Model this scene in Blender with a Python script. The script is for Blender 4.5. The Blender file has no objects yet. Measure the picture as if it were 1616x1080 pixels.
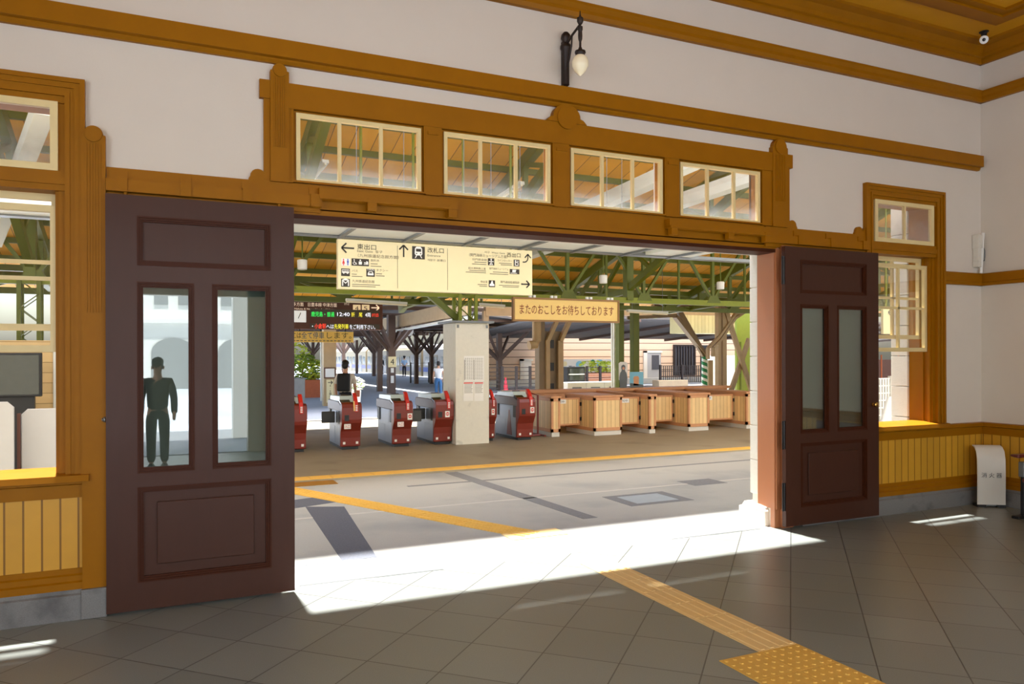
import bpy, bmesh, math, random
from mathutils import Vector, Matrix
random.seed(7)
PI = math.pi
# ------------------------------------------------------------------ camera, world, sun, exposure
SC = bpy.context.scene
COL = SC.collection
FPX, YAW, ROLL, SHIFT = 1198.55, math.radians(24.794), math.radians(-.1667), 22.0
EYE = Vector((0, -5.87, 1.75))
cam = bpy.data.cameras.new('camera')
cam.sensor_width = 36; cam.lens = FPX / 1616 * 36; cam.shift_y = SHIFT / 1616
cam.clip_start = .05; cam.clip_end = 800
camo = bpy.data.objects.new('camera', cam); COL.objects.link(camo)
cy, sy, cr, sr = math.cos(YAW), math.sin(YAW), math.cos(ROLL), math.sin(ROLL)
right0, fwd, up0 = Vector((cy, -sy, 0)), Vector((sy, cy, 0)), Vector((0, 0, 1))
RX = right0 * cr + up0 * sr
UP = up0 * cr - right0 * sr
camo.matrix_world = Matrix(((RX.x, UP.x, -fwd.x, EYE.x), (RX.y, UP.y, -fwd.y, EYE.y), (RX.z, UP.z, -fwd.z, EYE.z), (0, 0, 0, 1)))
SC.camera = camo

SC.view_settings.view_transform = 'Standard'; SC.view_settings.look = 'None'
SC.view_settings.gamma = 1; SC.view_settings.use_curve_mapping = False
SC.view_settings.exposure = .68
wd = bpy.data.worlds.new('sky'); SC.world = wd; wd.use_nodes = True
nt = wd.node_tree; nt.nodes.clear()
sky = nt.nodes.new('ShaderNodeTexSky'); sky.sky_type = 'NISHITA'; sky.sun_disc = False
sky.sun_elevation = math.radians(62); sky.sun_rotation = PI * .97; sky.dust_density = 4; sky.air_density = 1.2; sky.ozone_density = 1
bg = nt.nodes.new('ShaderNodeBackground'); bg.inputs[1].default_value = .33
wo = nt.nodes.new('ShaderNodeOutputWorld')
nt.links.new(sky.outputs[0], bg.inputs[0]); nt.links.new(bg.outputs[0], wo.inputs[0])
sun = bpy.data.lights.new('sun', 'SUN'); sun.energy = 13.0; sun.angle = math.radians(2.2); sun.color = (1, .975, .93)
suno = bpy.data.objects.new('sun', sun); COL.objects.link(suno)
suno.rotation_euler = Vector((.02, -.33, -1)).to_track_quat('-Z', 'Y').to_euler()
cyc = SC.cycles
cyc.max_bounces = 12; cyc.diffuse_bounces = 6; cyc.glossy_bounces = 5; cyc.transparent_max_bounces = 24; cyc.transmission_bounces = 8
cyc.use_denoising = True; cyc.sample_clamp_indirect = 8
cyc.caustics_reflective = False; cyc.caustics_refractive = False

def fill_lamp(name, loc, rot, sx, sz, power, color=(1, .985, .95)):      # added lamp in a hall opening, brightens the interior beyond the sky's own light
    l = bpy.data.lights.new(name, 'AREA'); l.shape = 'RECTANGLE'; l.size = sx; l.size_y = sz; l.energy = power; l.color = color
    o = bpy.data.objects.new(name, l); COL.objects.link(o); o.location = loc; o.rotation_euler = rot
    return o
fill_lamp('fill_street', (3.2, -9.15, 2.2), (PI / 2, 0, 0), 10.4, 3.9, 110)
fill_lamp('fill_side', (-2.6, -5.2, 2.0), (PI / 2, 0, -PI / 2), 5.0, 3.4, 48)

# ------------------------------------------------------------------ helpers
def at(px, py, y):                       # where the sight line of a photo point crosses the plane at depth y
    d = fwd + RX * ((px - 808) / FPX) - UP * ((py - 540 - SHIFT) / FPX)
    return EYE + d * ((y - EYE.y) / d.y)
def fl(px, py, z=0.0):                   # ... and the floor
    d = fwd + RX * ((px - 808) / FPX) - UP * ((py - 540 - SHIFT) / FPX)
    return EYE + d * ((z - EYE.z) / d.z)
def lin(v):
    v /= 255.0
    return v / 12.92 if v <= .04045 else ((v + .055) / 1.055) ** 2.4
def rgb(r, g, b): return (lin(r), lin(g), lin(b), 1)

MATS = {}
def mat(name, col, rough=.5, metal=0, coat=0, var=.12, scale=9, bump=0, emit=0, spec=.5, bscale=60, stretch=None, dirt=None):
    m = bpy.data.materials.new(name); m.use_nodes = True; n = m.node_tree; p = n.nodes['Principled BSDF']; L = n.links.new
    tc = n.nodes.new('ShaderNodeTexCoord'); mp = n.nodes.new('ShaderNodeMapping'); L(tc.outputs['Object'], mp.inputs[0])
    if stretch: mp.inputs['Scale'].default_value = stretch
    nz = n.nodes.new('ShaderNodeTexNoise'); nz.inputs['Scale'].default_value = scale; nz.inputs['Detail'].default_value = 5
    L(mp.outputs[0], nz.inputs[0])
    mx = n.nodes.new('ShaderNodeMix'); mx.data_type = 'RGBA'
    mx.inputs[6].default_value = tuple(c * (1 - var) for c in col[:3]) + (1,)
    mx.inputs[7].default_value = tuple(min(1, c * (1 + var)) for c in col[:3]) + (1,)
    L(nz.outputs[0], mx.inputs[0]); out = mx.outputs[2]
    if dirt:                              # second, larger blotches of another colour
        n2 = n.nodes.new('ShaderNodeTexNoise'); n2.inputs['Scale'].default_value = dirt[1]; n2.inputs['Detail'].default_value = 6
        L(mp.outputs[0], n2.inputs[0])
        rp = n.nodes.new('ShaderNodeMapRange'); rp.inputs[1].default_value = dirt[2]; rp.inputs[2].default_value = dirt[2] + .2
        L(n2.outputs[0], rp.inputs[0])
        m2 = n.nodes.new('ShaderNodeMix'); m2.data_type = 'RGBA'; L(rp.outputs[0], m2.inputs[0]); L(out, m2.inputs[6]); m2.inputs[7].default_value = dirt[0]
        out = m2.outputs[2]
    L(out, p.inputs['Base Color'])
    p.inputs['Roughness'].default_value = rough; p.inputs['Metallic'].default_value = metal
    p.inputs['Coat Weight'].default_value = coat; p.inputs['Coat Roughness'].default_value = .15
    p.inputs['Specular IOR Level'].default_value = spec
    if emit:
        L(out, p.inputs['Emission Color']); p.inputs['Emission Strength'].default_value = emit
    if bump:
        n3 = n.nodes.new('ShaderNodeTexNoise'); n3.inputs['Scale'].default_value = bscale; n3.inputs['Detail'].default_value = 4
        L(mp.outputs[0], n3.inputs[0])
        b = n.nodes.new('ShaderNodeBump'); b.inputs['Strength'].default_value = bump; b.inputs['Distance'].default_value = .01
        L(n3.outputs[0], b.inputs['Height']); L(b.outputs[0], p.inputs['Normal'])
    MATS[name] = m
    return m

def mathn(n, op, a, b=None):
    q = n.nodes.new('ShaderNodeMath'); q.operation = op
    for i, v in enumerate((a, b)):
        if v is None: continue
        if isinstance(v, (int, float)): q.inputs[i].default_value = v
        else: n.links.new(v, q.inputs[i])
    return q.outputs[0]

def stripe_mat(name, col, line, axis, pitch, width, rough=.5, var=.1, offset=0, axis2=None, bump=.4, coat=0, stretch=None, scale=8, offset2=0):
    """a surface of boards or tiles: joint lines every `pitch` along an axis (and a second one)"""
    m = mat(name, col, rough, var=var, coat=coat, stretch=stretch, scale=scale); n = m.node_tree; p = n.nodes['Principled BSDF']; L = n.links.new
    tc = n.nodes.new('ShaderNodeTexCoord'); sx = n.nodes.new('ShaderNodeSeparateXYZ'); L(tc.outputs['Object'], sx.inputs[0])
    src = p.inputs['Base Color'].links[0].from_socket
    def joint(vec, off):
        s = None
        for k, c in zip('XYZ', vec):
            if c:
                t = mathn(n, 'MULTIPLY', sx.outputs[k], c); s = t if s is None else mathn(n, 'ADD', s, t)
        s = mathn(n, 'ADD', s, 1000 * pitch + off)
        f = mathn(n, 'FRACT', mathn(n, 'DIVIDE', s, pitch))
        d = mathn(n, 'ABSOLUTE', mathn(n, 'SUBTRACT', f, .5))
        return mathn(n, 'GREATER_THAN', d, .5 - width / pitch / 2), mathn(n, 'FLOOR', mathn(n, 'DIVIDE', s, pitch))
    j, cell = joint(axis, offset)
    if axis2:
        j2, cell2 = joint(axis2, offset2); j = mathn(n, 'MAXIMUM', j, j2); cell = mathn(n, 'ADD', cell, mathn(n, 'MULTIPLY', cell2, 7.31))
    wn = n.nodes.new('ShaderNodeTexWhiteNoise'); wn.noise_dimensions = '1D'; L(cell, wn.inputs['W'])
    hs = n.nodes.new('ShaderNodeHueSaturation'); L(src, hs.inputs['Color'])
    L(mathn(n, 'ADD', mathn(n, 'MULTIPLY', wn.outputs[0], .18), .91), hs.inputs['Value'])
    mx = n.nodes.new('ShaderNodeMix'); mx.data_type = 'RGBA'; L(j, mx.inputs[0]); L(hs.outputs[0], mx.inputs[6]); mx.inputs[7].default_value = line
    L(mx.outputs[2], p.inputs['Base Color'])
    b = n.nodes.new('ShaderNodeBump'); b.inputs['Strength'].default_value = bump; b.inputs['Distance'].default_value = .004; b.invert = True
    L(j, b.inputs['Height']); L(b.outputs[0], p.inputs['Normal'])
    return m

def glass_mat(name, refl=.06, tint=(1, 1, 1, 1), dust=0, z0=0, z1=1, dcol=(.55, .62, .68, 1)):
    m = bpy.data.materials.new(name); m.use_nodes = True; n = m.node_tree; n.nodes.clear(); L = n.links.new
    t = n.nodes.new('ShaderNodeBsdfTransparent'); t.inputs[0].default_value = tint
    g = n.nodes.new('ShaderNodeBsdfGlossy'); g.inputs['Roughness'].default_value = .01; g.inputs[0].default_value = (.97, 1, .99, 1)
    fr = n.nodes.new('ShaderNodeFresnel'); fr.inputs[0].default_value = 1.5
    fac = mathn(n, 'MINIMUM', mathn(n, 'ADD', mathn(n, 'MULTIPLY', fr.outputs[0], .2), refl), 1.0)
    mx = n.nodes.new('ShaderNodeMixShader'); L(fac, mx.inputs[0]); L(t.outputs[0], mx.inputs[1]); L(g.outputs[0], mx.inputs[2]); out = mx.outputs[0]
    if dust:                              # dust lying on the lower part of the pane
        tc = n.nodes.new('ShaderNodeTexCoord'); sx = n.nodes.new('ShaderNodeSeparateXYZ'); L(tc.outputs['Object'], sx.inputs[0])
        mr = n.nodes.new('ShaderNodeMapRange'); mr.inputs[1].default_value = z0; mr.inputs[2].default_value = z1; mr.inputs[3].default_value = 1; mr.inputs[4].default_value = .12
        L(sx.outputs['Z'], mr.inputs[0])
        nz = n.nodes.new('ShaderNodeTexNoise'); nz.inputs['Scale'].default_value = 7; nz.inputs['Detail'].default_value = 6; L(tc.outputs['Object'], nz.inputs[0])
        df = n.nodes.new('ShaderNodeBsdfDiffuse'); df.inputs[0].default_value = dcol
        tl = n.nodes.new('ShaderNodeBsdfTranslucent'); tl.inputs[0].default_value = dcol
        ad = n.nodes.new('ShaderNodeMixShader'); ad.inputs[0].default_value = .5; L(df.outputs[0], ad.inputs[1]); L(tl.outputs[0], ad.inputs[2])
        m2 = n.nodes.new('ShaderNodeMixShader'); L(mathn(n, 'MULTIPLY', mathn(n, 'MULTIPLY', mr.outputs[0], nz.outputs[0]), dust * 2), m2.inputs[0])
        L(out, m2.inputs[1]); L(ad.outputs[0], m2.inputs[2]); out = m2.outputs[0]
    o = n.nodes.new('ShaderNodeOutputMaterial'); L(out, o.inputs[0])
    MATS[name] = m
    return m

class MB:                                # collects shapes, then builds ONE mesh object
    def __init__(s): s.bm = bmesh.new()
    def _f(s, vs, faces):
        v = [s.bm.verts.new(p) for p in vs]
        for f in faces:
            try: s.bm.faces.new([v[i] for i in f])
            except ValueError: pass
        return s
    def box(s, a, b):
        x0, y0, z0 = a; x1, y1, z1 = b
        return s._f([(x0, y0, z0), (x1, y0, z0), (x1, y1, z0), (x0, y1, z0), (x0, y0, z1), (x1, y0, z1), (x1, y1, z1), (x0, y1, z1)],
                    [(0, 3, 2, 1), (4, 5, 6, 7), (0, 1, 5, 4), (1, 2, 6, 5), (2, 3, 7, 6), (3, 0, 4, 7)])
    def bar(s, p, q, w, h=None, up=(0, 0, 1)):
        p, q = Vector(p), Vector(q); h = h or w; d = (q - p).normalized(); u = Vector(up)
        if abs(d.dot(u)) > .98: u = Vector((0, 1, 0))
        r = d.cross(u).normalized(); u = r.cross(d).normalized(); vs = []
        for c in (p, q):
            for a, b in ((-1, -1), (1, -1), (1, 1), (-1, 1)): vs.append(c + r * a * w / 2 + u * b * h / 2)
        return s._f(vs, [(3, 2, 1, 0), (4, 5, 6, 7), (0, 1, 5, 4), (1, 2, 6, 5), (2, 3, 7, 6), (3, 0, 4, 7)])
    def tube(s, pts, r, seg=8):
        pts = [Vector(p) for p in pts]; rs = r if isinstance(r, (list, tuple)) else [r] * len(pts); rings = []
        for i, p in enumerate(pts):
            d = (pts[min(i + 1, len(pts) - 1)] - pts[max(i - 1, 0)]).normalized()
            u = Vector((0, 0, 1)) if abs(d.z) < .95 else Vector((0, 1, 0))
            a = d.cross(u).normalized(); b = a.cross(d).normalized()
            rings.append([s.bm.verts.new(p + (a * math.cos(2 * PI * k / seg) + b * math.sin(2 * PI * k / seg)) * rs[i]) for k in range(seg)])
        for A, B in zip(rings, rings[1:]):
            for k in range(seg): s.bm.faces.new([A[k], A[(k + 1) % seg], B[(k + 1) % seg], B[k]])
        s.bm.faces.new(rings[0][::-1]); s.bm.faces.new(rings[-1])
        return s
    def lathe(s, prof, c=(0, 0, 0), seg=20, axis='z'):
        c = Vector(c); rings = []
        for r, z in prof:
            ring = []
            for k in range(seg):
                a = 2 * PI * k / seg; u, v = r * math.cos(a), r * math.sin(a)
                ring.append(s.bm.verts.new(c + Vector({'z': (u, v, z), 'y': (u, z, v), 'x': (z, u, v)}[axis])))
            rings.append(ring)
        for A, B in zip(rings, rings[1:]):
            for k in range(seg): s.bm.faces.new([A[k], A[(k + 1) % seg], B[(k + 1) % seg], B[k]])
        s.bm.faces.new(rings[0][::-1]); s.bm.faces.new(rings[-1])
        return s
    def prism(s, poly, axis, t0, t1):    # 'x': poly is (y,z); 'y': (x,z); 'z': (x,y)
        f = {'x': lambda u, v, t: (t, u, v), 'y': lambda u, v, t: (u, t, v), 'z': lambda u, v, t: (u, v, t)}[axis]; n = len(poly)
        v = [s.bm.verts.new(f(u, w, t0)) for u, w in poly] + [s.bm.verts.new(f(u, w, t1)) for u, w in poly]
        s.bm.faces.new(v[:n]); s.bm.faces.new(v[n:])
        for i in range(n): s.bm.faces.new([v[i], v[(i + 1) % n], v[n + (i + 1) % n], v[n + i]])
        return s
    def frame(s, x0, z0, x1, z1, w, y0, y1):      # mitred rectangular frame facing -y
        o = [(x0, z0), (x1, z0), (x1, z1), (x0, z1)]; i = [(x0 + w, z0 + w), (x1 - w, z0 + w), (x1 - w, z1 - w), (x0 + w, z1 - w)]
        V = [s.bm.verts.new((p[0], y, p[1])) for y in (y0, y1) for p in o + i]
        for k in range(4):
            m = (k + 1) % 4
            for b in (0, 8): s.bm.faces.new([V[b + k], V[b + m], V[b + 4 + m], V[b + 4 + k]])
            s.bm.faces.new([V[k], V[m], V[8 + m], V[8 + k]]); s.bm.faces.new([V[4 + k], V[4 + m], V[12 + m], V[12 + k]])
        return s
    def ball(s, c, r, sc=(1, 1, 1), sub=2):
        M = Matrix.Translation(c) @ Matrix.Diagonal((r * sc[0], r * sc[1], r * sc[2], 1))
        bmesh.ops.create_icosphere(s.bm, subdivisions=sub, radius=1, matrix=M)
        return s
    def build(s, name, m, parent=None, bevel=0, smooth=False, mod=None):
        bmesh.ops.recalc_face_normals(s.bm, faces=s.bm.faces[:])
        me = bpy.data.meshes.new(name); s.bm.to_mesh(me); s.bm.free()
        if smooth:
            for p in me.polygons: p.use_smooth = True
            try: me.set_sharp_from_angle(angle=math.radians(40))
            except Exception: pass
        me.materials.append(MATS[m] if isinstance(m, str) else m)
        o = bpy.data.objects.new(name, me); COL.objects.link(o)
        if parent is not None: attach(o, parent)
        if bevel:
            b = o.modifiers.new('edge', 'BEVEL'); b.width = bevel; b.segments = 2; b.limit_method = 'ANGLE'; b.angle_limit = math.radians(50)
        return o
def wm(o):
    m = Matrix.Translation(o.location) @ o.rotation_euler.to_matrix().to_4x4() if o.parent is None or o.type == 'EMPTY' else Matrix()
    return m
def attach(o, parent):                   # parent keeps the world place; meshes are modelled in place
    o.parent = parent
    top = parent
    while top.parent is not None: top = top.parent
    if parent is top: o.matrix_parent_inverse = (Matrix.Translation(top.location) @ top.rotation_euler.to_matrix().to_4x4()).inverted()
def thing(name, label, cat, loc=(0, 0, 0), group=None, rz=0, kind='thing'):
    o = bpy.data.objects.new(name, None); COL.objects.link(o); o.location = loc; o.rotation_euler = (0, 0, rz); o.empty_display_size = .1
    o['label'] = label; o['category'] = cat; o['kind'] = kind
    if group: o['group'] = group
    return o
def tag(o, label, cat, group=None, kind='thing'):
    o['label'] = label; o['category'] = cat; o['kind'] = kind
    if group: o['group'] = group
    return o
def struct(o, label=None):
    o['kind'] = 'structure'
    if label: o['label'] = label
    return o
def dup(root, loc, label=None, rz=None, group=None, scale=None):
    def cp(o, par):
        c = o.copy(); COL.objects.link(c)
        if par is not None: c.parent = par
        for ch in o.children: cp(ch, c)
        return c
    r = cp(root, None); r.location = loc
    if rz is not None: r.rotation_euler = (0, 0, rz)
    if label: r['label'] = label
    if group: r['group'] = group
    if scale: r.scale = scale
    return r
def glyphs(body, size, align='LEFT', wide=1.0):     # outline of a line of writing, as a mesh in x-z
    cu = bpy.data.curves.new('writing', 'FONT'); cu.body = body; cu.size = size; cu.align_x = align; cu.resolution_u = 2
    o = bpy.data.objects.new('writing', cu); COL.objects.link(o)
    me = bpy.data.meshes.new_from_object(o.evaluated_get(bpy.context.evaluated_depsgraph_get()))
    bpy.data.objects.remove(o); bpy.data.curves.remove(cu)
    vs = [(v.co.x * wide, v.co.y) for v in me.vertices]; fs = [tuple(p.vertices) for p in me.polygons]
    bpy.data.meshes.remove(me)
    return vs, fs
class Ink(MB):                           # writing and marks on one plane (origin, right, up)
    def __init__(s, org=(0, 0, 0), u=(1, 0, 0), v=(0, 0, 1)):
        super().__init__(); s.o, s.u, s.v = Vector(org), Vector(u), Vector(v)
    def P(s, x, z): return s.o + s.u * x + s.v * z
    def text(s, body, x, z, size, align='LEFT', fit=None, wide=1.0):
        vs, fs = glyphs(body, size, align, wide)
        if fit and vs:
            w = max(a for a, _ in vs) - min(a for a, _ in vs); k = fit / w if w else 1
            vs = [(a * k, b) for a, b in vs]
        return s._f([s.P(x + a, z + b) for a, b in vs], fs)
    def rect(s, x0, z0, x1, z1): return s._f([s.P(x0, z0), s.P(x1, z0), s.P(x1, z1), s.P(x0, z1)], [(0, 1, 2, 3)])
    def poly(s, pts): return s._f([s.P(*p) for p in pts], [tuple(range(len(pts)))])
    def line(s, a, b, w):
        a, b = Vector((a[0], a[1])), Vector((b[0], b[1])); d = (b - a).normalized(); n = Vector((-d.y, d.x)) * w / 2
        return s.poly([a + n, a - n, b - n, b + n])
    def disc(s, x, z, r, seg=18): return s.poly([(x + r * math.cos(2 * PI * k / seg), z + r * math.sin(2 * PI * k / seg)) for k in range(seg)])
    def arrow(s, x, z, L, w, ang):
        c, sn = math.cos(ang), math.sin(ang)
        R = lambda a, b: (x + a * c - b * sn, z + a * sn + b * c)
        s.line(R(-L / 2, 0), R(L / 2, 0), w); s.line(R(L / 2, 0), R(L * .12, L * .38), w); s.line(R(L / 2, 0), R(L * .12, -L * .38), w)
        return s

# ------------------------------------------------------------------ materials
mat('plaster', rgb(216, 208, 196), .85, var=.03, scale=3, bump=.05)
mat('ochre', rgb(150, 96, 4), .45, var=.12, scale=5, coat=0, spec=.15, stretch=(1, 1, 1), bump=.06, bscale=25)
mat('ceiling_yellow', rgb(206, 148, 22), .55, var=.06, scale=3, spec=.2)
mat('board_grey', rgb(182, 180, 176), .4, var=.04)
mat('sash', rgb(226, 206, 150), .45, var=.06)
stripe_mat('dado_boards', rgb(202, 150, 42), rgb(132, 90, 12), (1, 1, 0), .105, .012, .45, var=.07)
mat('granite', rgb(120, 120, 120), .5, var=.35, scale=140, dirt=(rgb(80, 80, 82), 4, .52))
mat('leaf_paint', rgb(68, 39, 28), .42, var=.08, scale=4, coat=.05, spec=.25, stretch=(6, 1, 1))
mat('leaf_bead', rgb(66, 31, 15), .45, var=.1, spec=.15)
mat('brown_wood', rgb(172, 110, 72), .42, var=.1, scale=6, coat=.2, stretch=(1, 1, .2))
mat('brass', rgb(190, 150, 80), .25, 1)
mat('steel_dark', rgb(60, 60, 62), .4, .8)
mat('steel_grey', rgb(120, 124, 126), .4, .5)
mat('stainless', rgb(150, 160, 176), .35, .2, var=.04)
mat('iron', rgb(40, 28, 24), .45, .3)
mat('opal', rgb(246, 236, 205), .25, var=.02, emit=.03)
mat('white', rgb(236, 236, 230), .5, var=.03)
mat('white_duct', rgb(236, 240, 232), .45, var=.03)
mat('stone', rgb(220, 216, 204), .8, var=.06, scale=30, bump=.15, dirt=(rgb(190, 184, 172), 3, .6))
mat('pillar_paint', rgb(226, 222, 206), .7, var=.05, scale=20, bump=.08, dirt=(rgb(188, 186, 172), 5, .6))
mat('olive', rgb(94, 104, 8), .5, var=.14, scale=6)
mat('lime', rgb(128, 138, 16), .5, var=.1)
stripe_mat('valance', rgb(166, 152, 104), rgb(110, 98, 60), (1, 0, 0), .16, .012, .6)
mat('lime_dull', rgb(132, 146, 44), .6, var=.1)
mat('tan_wood', rgb(208, 164, 108), .5, var=.1, scale=6, stretch=(1, 1, .3))
mat('tan_trim', rgb(210, 152, 106), .5, var=.1)
stripe_mat('tan_boards', rgb(238, 204, 146), rgb(150, 108, 66), (1, 1, 0), .105, .007, .5, var=.08)
mat('beige_steel', rgb(178, 152, 112), .55, var=.14, scale=5)
mat('beige_dark', rgb(130, 112, 86), .6, var=.2, scale=4)
mat('brown_post', rgb(92, 72, 62), .55, var=.15, scale=5)
mat('canopy_dark', rgb(92, 88, 86), .7, var=.2, scale=3)
mat('canopy_metal', rgb(150, 152, 154), .5, .2, var=.1)
stripe_mat('roof_boards', rgb(240, 178, 54), rgb(124, 80, 18), (1, 0, 0), .34, .012, .6, var=.16, scale=2, stretch=(.4, 2, 2))
mat('concourse', rgb(170, 170, 164), .75, var=.1, scale=60, bump=.15, dirt=(rgb(150, 152, 150), .9, .5), bscale=120)
mat('gate_slab', rgb(150, 140, 118), .6, var=.1, scale=2, bump=.1, dirt=(rgb(128, 118, 98), 1.1, .55))
mat('asphalt', rgb(178, 187, 200), .7, var=.06, scale=3, dirt=(rgb(162, 172, 188), .2, .5))
mat('patch', rgb(88, 92, 102), .8, var=.35, scale=50, bump=.3)
mat('patch_light', rgb(160, 170, 176), .7, var=.1)
mat('patch_worn', rgb(120, 122, 124), .8, var=.25, scale=30)
mat('threshold', rgb(190, 188, 182), .6, var=.06, scale=20)
mat('tactile', rgb(222, 178, 84), .55, var=.1, scale=12)
mat('tactile_pale', rgb(230, 200, 140), .55, var=.1, scale=14)
mat('tactile_dark', rgb(150, 104, 30), .6)
mat('red_paint', rgb(124, 38, 22), .38, var=.06, coat=.2)
mat('red_bright', rgb(206, 40, 26), .4)
mat('gate_grey', rgb(112, 96, 94), .4, 0, var=.04)
mat('gate_cover', rgb(196, 212, 206), .25, var=.04, coat=.3)
mat('gate_flap', rgb(66, 66, 62), .45)
mat('black', rgb(26, 26, 28), .45)
mat('black_gloss', rgb(30, 34, 36), .12, coat=.5)
mat('paper', rgb(240, 238, 230), .6, var=.02)
mat('paper_lit', rgb(250, 226, 200), .6, var=.02, emit=.35)
mat('plate_lit', rgb(240, 214, 170), .6, var=.02, emit=.3)
mat('sign_cream', rgb(232, 220, 172), .5, var=.02)
mat('sign_wood', rgb(244, 208, 124), .5, var=.05, scale=3, stretch=(1, 1, 5))
mat('sign_frame', rgb(150, 110, 60), .5)
mat('ink', rgb(52, 46, 36), .6)
mat('ink_grey', rgb(120, 114, 96), .6)
mat('ink_red', rgb(126, 24, 10), .6)
mat('ink_blue', rgb(50, 84, 130), .6)
mat('sign_red', rgb(214, 56, 46), .5)
mat('sign_blue', rgb(70, 90, 180), .5)
mat('banner', rgb(246, 210, 110), .55, var=.03)
mat('board_brown', rgb(92, 52, 36), .5, var=.06)
mat('board_black', rgb(74, 66, 52), .4)
for nm, c in (('led_green', (40, 235, 90)), ('led_white', (235, 240, 255)), ('led_yellow', (240, 230, 60)), ('led_red', (255, 60, 36))):
    mat(nm, rgb(*c), .5, var=0, emit=.75)
mat('clock_face', rgb(238, 244, 248), .4, var=0, emit=.25)
mat('lamp_white', rgb(232, 234, 224), .4, var=.02)
mat('skin', rgb(206, 156, 126), .55, var=.04)
mat('hair', rgb(24, 20, 18), .5)
mat('cloth_cream', rgb(222, 212, 196), .8, var=.05)
mat('cloth_white', rgb(236, 238, 240), .8, var=.03)
mat('cloth_blue', rgb(168, 204, 238), .8)
mat('cloth_navy', rgb(30, 32, 42), .8)
mat('denim', rgb(70, 118, 168), .8, var=.12)
mat('pack', rgb(24, 25, 28), .7)
mat('orange_bag', rgb(232, 140, 110), .6)
stripe_mat('clapboard', rgb(212, 184, 156), rgb(112, 86, 70), (0, 0, 1), .42, .045, .7, var=.04)
stripe_mat('clapboard_near', rgb(218, 186, 130), rgb(150, 118, 70), (0, 0, 1), .14, .008, .7, var=.05)
mat('wall_white', rgb(236, 234, 226), .8, var=.03)
mat('arch_dark', rgb(96, 104, 108), .3)
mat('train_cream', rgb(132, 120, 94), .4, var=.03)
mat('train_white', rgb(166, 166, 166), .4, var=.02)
mat('train_purple', rgb(72, 74, 124), .4)
mat('train_blue', rgb(14, 72, 176), .4)
mat('train_glass', rgb(70, 84, 86), .15)
mat('train_roof', rgb(214, 216, 220), .5)
mat('leaf_light', rgb(196, 210, 72), .6, var=.35, scale=12)
mat('leaf_green', rgb(128, 160, 56), .6, var=.4, scale=10)
mat('terracotta', rgb(186, 104, 70), .8, var=.15)
stripe_mat('brick', rgb(188, 124, 88), rgb(204, 180, 160), (0, 0, 1), .1, .015, .8, var=.2)
mat('tv_screen', rgb(58, 62, 54), .12, coat=.4)
mat('dark_red_wood', rgb(96, 36, 30), .35, coat=.4)
mat('panel_white', rgb(226, 224, 216), .35, var=.03)
mat('window_dark', rgb(62, 62, 70), .25)
mat('spiral_green', rgb(20, 120, 70), .5)
mat('standee_grey', rgb(96, 104, 106), .5)
mat('sky_print', rgb(130, 196, 220), .5, var=.05)
mat('cone_red', rgb(226, 60, 80), .5)
glass_mat('pane', .012)
glass_mat('pane_dusty', .03, dust=.22, z0=3.05, z1=3.32)
glass_mat('pane_mirror', .14, tint=(.62, .68, .66, 1))

def tile_floor():
    m = stripe_mat('floor_tiles', rgb(126, 131, 127), rgb(74, 74, 72), (.7071, .7071, 0), .456, .008, .34, var=.25, offset=-.108, offset2=-.036,
                   axis2=(.7071, -.7071, 0), bump=.5, scale=160)
    n = m.node_tree; p = n.nodes['Principled BSDF']
    p.inputs['Specular IOR Level'].default_value = .55
    return m
tile_floor()

# ------------------------------------------------------------------ the hall
XL, XR, YB, ZC = -2.5, 8.87, -9.0, 5.4
WT = .33                                   # wall thickness
DX0, DX1, DZ = .79, 5.65, 2.80             # the wide doorway
CX = 3.22                                  # its middle
TR = [(.90, 1.92), (2.07, 3.09), (3.25, 4.27), (4.43, 5.45)]
struct(MB().box((XL, YB, -.1), (XR, .03, 0)).build('floor', 'floor_tiles'))
struct(MB().box((DX0, .03, -.1), (DX1, .63, 0)).build('floor_threshold', 'threshold'))
groove = MB().prism([(.95, .05), (2.1, .015), (2.1, .05), (.95, .085)], 'z', -.001, .0025)
groove.prism([(4.4, .04), (5.5, .02), (5.5, .055), (4.4, .075)], 'z', -.001, .0025)
struct(groove.build('floor_track', 'steel_grey'))
w = MB()
OPEN_W = [(-1.61, -.58), (7.02, 8.05)]     # side windows
zs0, zs1 = .93, 3.47
def wall_run(x0, x1, z0, z1):
    if x1 - x0 > .01 and z1 - z0 > .01: w.box((x0, 0, z0), (x1, WT, z1))
wall_run(XL, OPEN_W[0][0], 0, 5.9); wall_run(OPEN_W[0][1], DX0, 0, 5.9)
wall_run(*OPEN_W[0], 0, zs0); w.box((OPEN_W[0][0], 0, zs1), (OPEN_W[0][1], .05, 5.2)); wall_run(*OPEN_W[0], 5.2, 5.9)
wall_run(DX0, DX1, DZ, 3.05); w.box((DX0, 0, 3.60), (DX1, .05, 5.2)); wall_run(DX0, DX1, 5.2, 5.9)
w.box((DX0, 0, 3.05), (TR[0][0], .14, 3.6)); w.box((TR[3][1], 0, 3.05), (DX1, .14, 3.6))
for a, b in zip(TR, TR[1:]): w.box((a[1], 0, 3.05), (b[0], .14, 3.6))
wall_run(DX1, OPEN_W[1][0], 0, 5.9); wall_run(*OPEN_W[1], 0, zs0); w.box((OPEN_W[1][0], 0, zs1), (OPEN_W[1][1], .05, 5.2)); wall_run(*OPEN_W[1], 5.2, 5.9)
wall_run(OPEN_W[1][1], XR + .3, 0, 5.9)
struct(w.build('wall_front', 'plaster'))
struct(MB().box((XR, YB - .2, 0), (XR + .3, 0, 5.9)).build('wall_right', 'plaster'))
lw = MB()
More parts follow.
